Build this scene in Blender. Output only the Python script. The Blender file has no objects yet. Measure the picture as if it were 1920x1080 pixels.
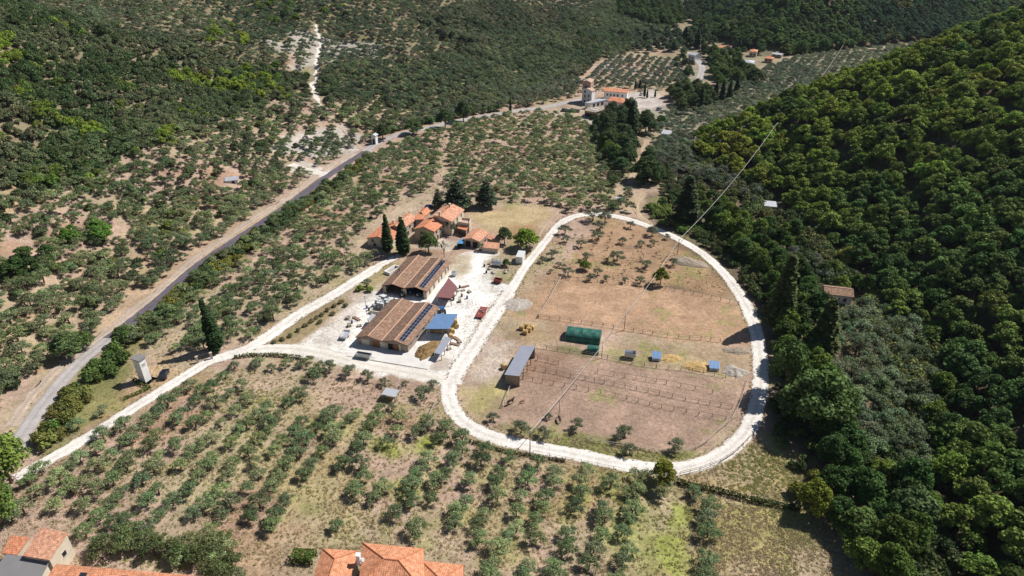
import bpy, math, random
import numpy as np
from mathutils import Vector, Matrix
random.seed(7); RNG = np.random.default_rng(11)
R = math.radians
S = bpy.context.scene
COL = S.collection
# ---------------------------------------------------------------- camera, sky, sun
CAMH, PITCH, FPX = 110.0, R(30), 1280.0
cd = bpy.data.cameras.new('camera'); cam = bpy.data.objects.new('camera', cd); COL.objects.link(cam)
cam.location = (0, 0, CAMH); cam.rotation_euler = (R(60), 0, 0)
cd.sensor_width = 36; cd.lens = 24; cd.clip_start = 1; cd.clip_end = 6000
S.camera = cam
SUN_EL = R(50); SUN_DIR = Vector((0.905, 0.425, 0)).normalized()
w = bpy.data.worlds.new('World'); S.world = w; w.use_nodes = True
nt = w.node_tree; bg = nt.nodes['Background']
sky = nt.nodes.new('ShaderNodeTexSky'); sky.sky_type = 'NISHITA'; sky.sun_disc = False
sky.sun_elevation = SUN_EL; sky.sun_rotation = math.atan2(SUN_DIR.x, SUN_DIR.y)
sky.altitude = 400; sky.air_density = 1.0; sky.dust_density = 0.6
nt.links.new(sky.outputs[0], bg.inputs[0]); bg.inputs[1].default_value = 0.052
sl = bpy.data.lights.new('sun', 'SUN'); sl.energy = 4.9; sl.angle = R(0.5); sl.color = (1, .95, .87)
so = bpy.data.objects.new('sun', sl); COL.objects.link(so)
sv = Vector((SUN_DIR.x * math.cos(SUN_EL), SUN_DIR.y * math.cos(SUN_EL), math.sin(SUN_EL)))
so.rotation_euler = sv.to_track_quat('Z', 'Y').to_euler(); so.location = (60, 60, 300)
S.view_settings.view_transform = 'Standard'; S.view_settings.look = 'None'; S.view_settings.gamma = 1
S.view_settings.exposure = 0.15
S.cycles.max_bounces = 4; S.cycles.diffuse_bounces = 2; S.cycles.glossy_bounces = 2; S.cycles.transmission_bounces = 2
S.cycles.use_denoising = True

# ---------------------------------------------------------------- numeric helpers
SP, CP = math.sin(PITCH), math.cos(PITCH)
def plane(u, v, z=0.0):
    a = (u - 960) / FPX; b = (v - 540) / FPX
    Z = (CAMH - z) / (SP + b * CP)
    return np.array([a * Z, Z * (CP - b * SP)])
def proj(x, y, z):
    dz = z - CAMH
    Z = y * CP - dz * SP; yu = y * SP + dz * CP
    return 960 + FPX * x / Z, 540 - FPX * yu / Z, Z
def vnoise(x, y, sc, seed=0):
    x = np.asarray(x, float) / sc; y = np.asarray(y, float) / sc
    xi = np.floor(x).astype(np.int64); yi = np.floor(y).astype(np.int64)
    fx = x - xi; fy = y - yi; fx = fx * fx * (3 - 2 * fx); fy = fy * fy * (3 - 2 * fy)
    def h(a, b):
        n = (a * 374761393 + b * 668265263 + seed * 974634777) & 0xffffffff
        n = ((n ^ (n >> 13)) * 1274126177) & 0xffffffff
        n = n ^ (n >> 16)
        return (n & 0xffff) / 65535.0
    return (h(xi, yi) * (1 - fx) * (1 - fy) + h(xi + 1, yi) * fx * (1 - fy) + h(xi, yi + 1) * (1 - fx) * fy + h(xi + 1, yi + 1) * fx * fy)
def fbm(x, y, sc, seed=0, o=3):
    t = 0; a = 1; n = 0
    for i in range(o):
        t = t + a * vnoise(x, y, sc / 2 ** i, seed + i * 17); n += a; a *= .55
    return t / n
def dist_poly(x, y, pts, closed=False):
    d = np.full(np.shape(x), 1e9)
    n = len(pts)
    for i in range(n if closed else n - 1):
        ax, ay = pts[i]; bx, by = pts[(i + 1) % n]
        L = (bx - ax) ** 2 + (by - ay) ** 2 + 1e-9
        t = np.clip(((x - ax) * (bx - ax) + (y - ay) * (by - ay)) / L, 0, 1)
        d = np.minimum(d, np.hypot(x - ax - t * (bx - ax), y - ay - t * (by - ay)))
    return d
def inside(x, y, pts):
    x = np.asarray(x, float); y = np.asarray(y, float)
    r = np.zeros(x.shape, bool); n = len(pts)
    for i in range(n):
        ax, ay = pts[i]; bx, by = pts[(i + 1) % n]
        if ay == by: continue
        r ^= ((ay > y) != (by > y)) & (x < (bx - ax) * (y - ay) / (by - ay) + ax)
    return r
def smooth(t): t = np.clip(t, 0, 1); return t * t * (3 - 2 * t)

# ---------------------------------------------------------------- terrain height
LFOOT = [(-128, -300), (-124, 60), (-122, 121), (-123, 163), (-115, 217), (-97, 295), (-82, 328), (-52, 372), (-5, 408), (38, 480), (62, 530), (128, 610), (185, 800), (260, 2600)]
LPOLY = LFOOT + [(-3000, 2600), (-3000, -300)]
RFRONT = [(60, -300), (78, 60), (88, 98), (99, 118), (118, 150), (114, 172), (116, 213), (110, 261), (88, 320)]
RBACK = [(88, 320), (96, 346), (250, 456), (420, 540), (900, 800), (3000, 1200)]
RPOLY = RFRONT + RBACK[1:] + [(3000, -300)]
FFOOT = [(330, 2600), (230, 800), (165, 665), (176, 590), (200, 548), (300, 590), (370, 622), (520, 700), (900, 900), (3000, 1300)]
FPOLY = FFOOT + [(3000, 2600)]
def ramp(d, w): return np.sqrt(d * d + w * w) - w
def height(x, y):
    x = np.asarray(x, float); y = np.asarray(y, float)
    z = (fbm(x, y, 40, 3) - .5) * 1.2
    dl = np.where(inside(x, y, LPOLY), dist_poly(x, y, LFOOT), 0)
    sl_ = np.interp(y, [150, 300, 450, 600], [.52, .46, .30, .28])
    hl = sl_ * ramp(dl, 22); hl = 150 * np.tanh(hl / 150)
    hl = hl + (fbm(x, y, 60, 9) - .5) * 16 * smooth(dl / 90)
    inr = inside(x, y, RPOLY)
    df = np.where(inr, dist_poly(x, y, RFRONT), 0); db = np.where(inr, dist_poly(x, y, RBACK), 0)
    a = .52 * ramp(df, 7); b = .78 * ramp(db, 5)
    k = 8.0; m = np.clip(.5 + .5 * (b - a) / k, 0, 1); hr = b * (1 - m) + a * m - k * m * (1 - m)
    hr = np.where(inr, np.maximum(hr, 0), 0); hr = 110 * np.tanh(hr / 110)
    hr = hr + (fbm(x, y, 38, 21) - .5) * 13 * smooth(np.minimum(df, db) / 30)
    dF = np.where(inside(x, y, FPOLY), dist_poly(x, y, FFOOT), 0)
    hf = .5 * ramp(dF, 14); hf = 170 * np.tanh(hf / 170) + (fbm(x, y, 70, 31) - .5) * 30 * smooth(dF / 60)
    # low earth terrace that carries the road along the hill's foot
    return z + hl + hr + hf
def axis(segs):
    out = [segs[0][0]]
    for a, b, s0, s1 in segs:
        p = a; n = 0
        while p < b - 1e-6:
            st = s0 + (s1 - s0) * (p - a) / (b - a); p = min(b, p + st); out.append(p)
    return np.array(out)
GX = axis([(-2600, -700, 60, 20), (-700, -300, 14, 4), (-300, -150, 3.5, 1.6), (-150, 130, .85, .85), (130, 330, 1.8, 3.5), (330, 700, 4, 14), (700, 2600, 20, 60)])
GY = axis([(-250, 60, 30, 4), (60, 90, 2, .85), (90, 330, .85, .85), (330, 700, 1.2, 4), (700, 2500, 5, 60)])
XX, YY = np.meshgrid(GX, GY); ZZ = height(XX, YY)
def zt(x, y):
    x = np.asarray(x, float); y = np.asarray(y, float)
    i = np.clip(np.searchsorted(GX, x) - 1, 0, len(GX) - 2); j = np.clip(np.searchsorted(GY, y) - 1, 0, len(GY) - 2)
    fx = (x - GX[i]) / (GX[i + 1] - GX[i]); fy = (y - GY[j]) / (GY[j + 1] - GY[j])
    return (ZZ[j, i] * (1 - fx) * (1 - fy) + ZZ[j, i + 1] * fx * (1 - fy) + ZZ[j + 1, i] * (1 - fx) * fy + ZZ[j + 1, i + 1] * fx * fy)
_T = np.concatenate([np.arange(90, 900, 1.0), np.arange(900, 2300, 6.0)])
def G(u, v, dz=0.0):
    """the point of the ground (or dz above it) seen at photo pixel u, v"""
    a = (u - 960) / FPX; b = (v - 540) / FPX
    X = a * _T; Y = _T * (CP - b * SP); Z = CAMH - _T * (SP + b * CP)
    f = Z - zt(X, Y) - dz
    k = np.argmax(f < 0)
    if k == 0: k = len(_T) - 1
    t = f[k - 1] / (f[k - 1] - f[k]); q = _T[k - 1] + t * (_T[k] - _T[k - 1])
    return (float(a * q), float(q * (CP - b * SP)))
def G3(u, v): x, y = G(u, v); return Vector((x, y, float(zt(x, y))))
def GP(pts): return [G(*p) for p in pts]

# ---------------------------------------------------------------- node materials
def newmat(name):
    m = bpy.data.materials.new(name); m.use_nodes = True
    n = m.node_tree; b = n.nodes['Principled BSDF']; b.inputs['Specular IOR Level'].default_value = .25
    return m, n, b
def node(n, t, **k):
    x = n.nodes.new(t)
    for a, v in k.items():
        if a.startswith('i_'):
            key = a[2:]; key = int(key) if key.isdigit() else key.replace('_', ' ')
            x.inputs[key].default_value = v
        else: setattr(x, a, v)
    return x
def mat_plain(name, c, rough=.7, var=.25, sc=.8, metal=0, bump=0.0, spec=.3):
    m, n, b = newmat(name); L = n.links.new
    tc = node(n, 'ShaderNodeTexCoord'); no = node(n, 'ShaderNodeTexNoise', i_Scale=sc, i_Detail=5.0, i_Roughness=.65)
    L(tc.outputs['Object'], no.inputs['Vector'])
    cr = node(n, 'ShaderNodeMapRange', i_1=.3, i_2=.7, i_3=1 - var, i_4=1 + var); L(no.outputs[0], cr.inputs[0])
    mx = node(n, 'ShaderNodeVectorMath', operation='SCALE'); mx.inputs[0].default_value = c; L(cr.outputs[0], mx.inputs['Scale'])
    L(mx.outputs[0], b.inputs['Base Color']); b.inputs['Roughness'].default_value = rough; b.inputs['Metallic'].default_value = metal
    b.inputs['Specular IOR Level'].default_value = spec
    if bump:
        bp = node(n, 'ShaderNodeBump', i_Strength=bump, i_Distance=.1); L(no.outputs[0], bp.inputs['Height']); L(bp.outputs[0], b.inputs['Normal'])
    return m
def mat_tiles(name, c1, c2, c3, row=.35, mott=1.6, streak=.5):
    """clay tiles: rows down the slope, each tile its own tone, lichen patches"""
    m, n, b = newmat(name); L = n.links.new
    tc = node(n, 'ShaderNodeTexCoord')
    br = node(n, 'ShaderNodeTexBrick', offset=.5, i_Scale=1.0); br.inputs['Mortar Size'].default_value = .02
    br.inputs['Brick Width'].default_value = .42; br.inputs['Row Height'].default_value = row
    br.inputs['Color1'].default_value = (*c1, 1); br.inputs['Color2'].default_value = (*c2, 1); br.inputs['Mortar'].default_value = tuple(x * .45 for x in c1) + (1,)
    L(tc.outputs['UV'], br.inputs['Vector'])
    vo = node(n, 'ShaderNodeTexVoronoi', i_Scale=2.3); L(tc.outputs['UV'], vo.inputs['Vector'])
    no = node(n, 'ShaderNodeTexNoise', i_Scale=mott, i_Detail=6.0, i_Roughness=.75); L(tc.outputs['UV'], no.inputs['Vector'])
    mr = node(n, 'ShaderNodeMapRange', i_1=.45, i_2=.62); L(no.outputs[0], mr.inputs[0])
    mx = node(n, 'ShaderNodeMix', data_type='RGBA'); L(br.outputs[0], mx.inputs[6]); mx.inputs[7].default_value = (*c3, 1)
    ms = node(n, 'ShaderNodeMath', operation='MULTIPLY', i_1=streak); L(mr.outputs[0], ms.inputs[0]); L(ms.outputs[0], mx.inputs[0])
    hs = node(n, 'ShaderNodeMapRange', i_1=0.0, i_2=1.0, i_3=.72, i_4=1.25); sep = node(n, 'ShaderNodeSeparateColor'); L(vo.outputs['Color'], sep.inputs[0]); L(sep.outputs[0], hs.inputs[0])
    sc = node(n, 'ShaderNodeVectorMath', operation='SCALE'); L(mx.outputs[2], sc.inputs[0]); L(hs.outputs[0], sc.inputs['Scale'])
    L(sc.outputs[0], b.inputs['Base Color']); b.inputs['Roughness'].default_value = .85
    wv = node(n, 'ShaderNodeTexWave', i_Scale=.75, i_Distortion=.3); L(tc.outputs['UV'], wv.inputs['Vector'])
    bp = node(n, 'ShaderNodeBump', i_Strength=.5, i_Distance=.06); L(wv.outputs[0], bp.inputs['Height']); L(bp.outputs[0], b.inputs['Normal'])
    return m
def mat_corr(name, c, metal=.3, rough=.45):
    m, n, b = newmat(name); L = n.links.new
    tc = node(n, 'ShaderNodeTexCoord'); wv = node(n, 'ShaderNodeTexWave', i_Scale=.9, i_Distortion=.1); L(tc.outputs['UV'], wv.inputs['Vector'])
    no = node(n, 'ShaderNodeTexNoise', i_Scale=.5, i_Detail=5.0); L(tc.outputs['UV'], no.inputs['Vector'])
    ad = node(n, 'ShaderNodeMath', operation='MULTIPLY_ADD', i_1=.22, i_2=.72); L(wv.outputs[1], ad.inputs[0])
    ad2 = node(n, 'ShaderNodeMath', operation='MULTIPLY_ADD', i_1=.3); L(no.outputs[0], ad2.inputs[0]); L(ad.outputs[0], ad2.inputs[2])
    sc = node(n, 'ShaderNodeVectorMath', operation='SCALE'); sc.inputs[0].default_value = c; L(ad2.outputs[0], sc.inputs['Scale'])
    L(sc.outputs[0], b.inputs['Base Color']); b.inputs['Roughness'].default_value = rough; b.inputs['Metallic'].default_value = metal
    bp = node(n, 'ShaderNodeBump', i_Strength=.4, i_Distance=.04); L(wv.outputs[1], bp.inputs['Height']); L(bp.outputs[0], b.inputs['Normal'])
    return m
def mat_leaf(name, base=(1, 1, 1)):
    """leaf colour: the plant's own tint times a per-leaf tone stored in the mesh"""
    m, n, b = newmat(name); L = n.links.new
    ti = node(n, 'ShaderNodeAttribute', attribute_type='INSTANCER', attribute_name='tint')
    to = node(n, 'ShaderNodeAttribute', attribute_type='GEOMETRY', attribute_name='tone')
    mx = node(n, 'ShaderNodeVectorMath', operation='MULTIPLY'); L(ti.outputs['Vector'], mx.inputs[0]); L(to.outputs['Color'], mx.inputs[1])
    L(mx.outputs[0], b.inputs['Base Color']); b.inputs['Roughness'].default_value = .65; b.inputs['Specular IOR Level'].default_value = .12
    tr = node(n, 'ShaderNodeBsdfTranslucent'); L(mx.outputs[0], tr.inputs[0])
    mi = node(n, 'ShaderNodeMixShader'); mi.inputs[0].default_value = .22
    L(b.outputs[0], mi.inputs[1]); L(tr.outputs[0], mi.inputs[2]); L(mi.outputs[0], n.nodes['Material Output'].inputs[0])
    return m
def mat_ground(name, attr=True, base=(1, 1, 1), amp=.30, fine=1.0, bump=.6):
    m, n, b = newmat(name); L = n.links.new
    ge = node(n, 'ShaderNodeNewGeometry')
    n1 = node(n, 'ShaderNodeTexNoise', i_Scale=.9 * fine, i_Detail=8.0, i_Roughness=.75); n2 = node(n, 'ShaderNodeTexNoise', i_Scale=.09, i_Detail=4.0, i_Roughness=.6)
    vo = node(n, 'ShaderNodeTexNoise', i_Scale=3.1 * fine, i_Detail=3.0, i_Roughness=.6)
    for q in (n1, n2, vo): L(ge.outputs['Position'], q.inputs['Vector'])
    a1 = node(n, 'ShaderNodeMapRange', i_1=.32, i_2=.68, i_3=1 - amp, i_4=1 + amp); L(n1.outputs[0], a1.inputs[0])
    a2 = node(n, 'ShaderNodeMapRange', i_1=.3, i_2=.7, i_3=1 - amp * .5, i_4=1 + amp * .5); L(n2.outputs[0], a2.inputs[0])
    a3 = node(n, 'ShaderNodeMapRange', i_1=.35, i_2=.65, i_3=1 - amp * .7, i_4=1 + amp * .7); L(vo.outputs[0], a3.inputs[0])
    m1 = node(n, 'ShaderNodeMath', operation='MULTIPLY'); L(a1.outputs[0], m1.inputs[0]); L(a2.outputs[0], m1.inputs[1])
    m2 = node(n, 'ShaderNodeMath', operation='MULTIPLY'); L(m1.outputs[0], m2.inputs[0]); L(a3.outputs[0], m2.inputs[1])
    sc = node(n, 'ShaderNodeVectorMath', operation='SCALE'); L(m2.outputs[0], sc.inputs['Scale'])
    if attr:
        at = node(n, 'ShaderNodeAttribute', attribute_name='soil'); L(at.outputs['Color'], sc.inputs[0])
    else:
        at = node(n, 'ShaderNodeAttribute', attribute_name='tone'); wr = node(n, 'ShaderNodeVectorMath', operation='MULTIPLY'); L(at.outputs['Color'], wr.inputs[0]); wr.inputs[1].default_value = base; L(wr.outputs[0], sc.inputs[0])
    L(sc.outputs[0], b.inputs['Base Color']); b.inputs['Roughness'].default_value = .95; b.inputs['Specular IOR Level'].default_value = .1
    bp = node(n, 'ShaderNodeBump', i_Strength=bump, i_Distance=.35); L(n1.outputs[0], bp.inputs['Height']); L(bp.outputs[0], b.inputs['Normal'])
    return m

# ---------------------------------------------------------------- object helpers
def tag(o, label=None, cat=None, group=None, kind=None):
    if label: o['label'] = label
    if cat: o['category'] = cat
    if group: o['group'] = group
    if kind: o['kind'] = kind
    return o
def empty(name, loc, rz, label, cat, group=None):
    o = bpy.data.objects.new(name, None); COL.objects.link(o); o.location = loc; o.rotation_euler = (0, 0, rz); o.empty_display_size = .3
    return tag(o, label, cat, group)
def link(name, me, parent=None, loc=None, rz=0):
    o = bpy.data.objects.new(name, me); COL.objects.link(o)
    if parent: o.parent = parent
    if loc is not None: o.location = loc
    o.rotation_euler = (0, 0, rz)
    return o
def np_mesh(name, V, F, mat, tone=None, smooth_=False, uv=None):
    """V (n,3), F (m,4) or (m,3) arrays"""
    me = bpy.data.meshes.new(name); k = F.shape[1]
    me.vertices.add(len(V)); me.vertices.foreach_set('co', np.ascontiguousarray(V, np.float32).ravel())
    me.loops.add(F.size); me.loops.foreach_set('vertex_index', np.ascontiguousarray(F, np.int32).ravel())
    me.polygons.add(len(F)); me.polygons.foreach_set('loop_start', np.arange(0, F.size, k, dtype=np.int32))
    me.update(calc_edges=True)
    if smooth_: me.polygons.foreach_set('use_smooth', np.ones(len(F), bool))
    if tone is not None:
        at = me.color_attributes.new('tone' if tone.shape[1] == 3 else 'soil', 'FLOAT_COLOR', 'POINT')
        c = np.ones((len(V), 4), np.float32); c[:, :3] = tone[:, :3]; at.data.foreach_set('color', c.ravel())
    if mat: me.materials.append(mat)
    return me
class MB:
    """collects faces with uv in metres, builds one mesh"""
    def __init__(s): s.v = []; s.f = []; s.uv = []; s.m = []
    def poly(s, pts, uv=None, mi=0):
        i = len(s.v); s.v += [tuple(p) for p in pts]; s.f.append(tuple(range(i, i + len(pts))))
        if uv is None:
            p0 = Vector(pts[0]); e = (Vector(pts[1]) - p0); e = e.normalized() if e.length else Vector((1, 0, 0))
            nn = Vector((0, 0, 0))
            for k in range(1, len(pts) - 1): nn += (Vector(pts[k]) - p0).cross(Vector(pts[k + 1]) - p0)
            f = nn.normalized().cross(e) if nn.length else Vector((0, 1, 0))
            uv = [((Vector(p) - p0).dot(e), (Vector(p) - p0).dot(f)) for p in pts]
        s.uv += uv; s.m.append(mi)
    def box(s, x0, y0, z0, x1, y1, z1, mi=0):
        a = [(x0, y0, z0), (x1, y0, z0), (x1, y1, z0), (x0, y1, z0), (x0, y0, z1), (x1, y0, z1), (x1, y1, z1), (x0, y1, z1)]
        for q in ((0, 3, 2, 1), (4, 5, 6, 7), (0, 1, 5, 4), (1, 2, 6, 5), (2, 3, 7, 6), (3, 0, 4, 7)): s.poly([a[k] for k in q], mi=mi)
        return s
    def slab(s, top, t, mi=0):
        """a sloping roof plate: top corners ccw seen from above, thickness t downwards"""
        bot = [(p[0], p[1], p[2] - t) for p in top]; s.poly(top, mi=mi); s.poly(bot[::-1], mi=mi); n = len(top)
        for k in range(n): s.poly([top[k], bot[k], bot[(k + 1) % n], top[(k + 1) % n]], mi=mi)
        return s
    def prism(s, prof, axis, a0, a1, mi=0):
        """profile (u,z) extruded along x (axis 0) or y (axis 1)"""
        def P(u, z, a): return (a, u, z) if axis == 0 else (u, a, z)
        A = [P(u, z, a0) for u, z in prof]; B = [P(u, z, a1) for u, z in prof]; n = len(prof)
        if axis == 1: A, B = A, B
        s.poly(A if axis == 1 else A[::-1], mi=mi); s.poly(B[::-1] if axis == 1 else B, mi=mi)
        for k in range(n):
            q = [A[k], B[k], B[(k + 1) % n], A[(k + 1) % n]]
            s.poly(q if axis == 1 else q[::-1], mi=mi)
        return s
    def tube(s, p0, p1, r0, r1=None, n=7, cap=True, mi=0):
        r1 = r0 if r1 is None else r1; p0 = Vector(p0); p1 = Vector(p1); d = (p1 - p0).normalized()
        e = d.orthogonal().normalized(); f = d.cross(e)
        A = [p0 + (e * math.cos(t) + f * math.sin(t)) * r0 for t in [2 * math.pi * k / n for k in range(n)]]
        B = [p1 + (e * math.cos(t) + f * math.sin(t)) * r1 for t in [2 * math.pi * k / n for k in range(n)]]
        for k in range(n): s.poly([A[k], A[(k + 1) % n], B[(k + 1) % n], B[k]], mi=mi)
        if cap: s.poly(A[::-1], mi=mi); s.poly(B, mi=mi)
        return s
    def build(s, name, mats, parent=None, loc=None, rz=0, sm=False):
        me = bpy.data.meshes.new(name); me.from_pydata(s.v, [], s.f)
        uvl = me.uv_layers.new(name='UVMap'); uvl.data.foreach_set('uv', np.array(s.uv, np.float32).ravel())
        for m in (mats if isinstance(mats, (list, tuple)) else [mats]): me.materials.append(m)
        me.polygons.foreach_set('material_index', s.m)
        if sm: me.polygons.foreach_set('use_smooth', [True] * len(s.f))
        me.update(); return link(name, me, parent, loc, rz)
# ---------------------------------------------------------------- ground colours by place (albedo of soil, grass, gravel)
SOIL = (.42, .305, .24); DRY = (.39, .32, .215); STRAW = (.42, .33, .17); GREENY = (.30, .34, .075); GRASS = (.12, .145, .045)
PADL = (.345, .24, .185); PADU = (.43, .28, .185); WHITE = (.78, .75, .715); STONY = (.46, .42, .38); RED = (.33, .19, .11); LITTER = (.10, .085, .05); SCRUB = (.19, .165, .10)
cx = XX.ravel(); cy = YY.ravel()
def lerp(a, b, t): return a + (np.array(b) - a) * t[:, None]
soil = np.tile(np.array(SOIL), (cx.size, 1))
n1 = fbm(cx, cy, 22, 40); n2 = fbm(cx, cy, 6, 41)
soil = lerp(soil, DRY, smooth((n1 - .45) * 5) * .8)
soil = lerp(soil, RED, smooth((fbm(cx, cy, 14, 43) - .6) * 6) * .45)
dl_ = np.where(inside(cx, cy, LPOLY), dist_poly(cx, cy, LFOOT), 0)
soil = lerp(soil, SCRUB, np.maximum(smooth((dl_ - 30) / 60), smooth((cy - 370) / 60) * (dl_ > 0)) * .8)
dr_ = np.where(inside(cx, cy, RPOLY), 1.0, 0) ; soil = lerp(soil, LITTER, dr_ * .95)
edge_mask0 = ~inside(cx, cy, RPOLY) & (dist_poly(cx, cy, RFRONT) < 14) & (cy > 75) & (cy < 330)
df_ = np.where(inside(cx, cy, FPOLY), 1.0, 0); soil = lerp(soil, LITTER, df_ * .9)
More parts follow.
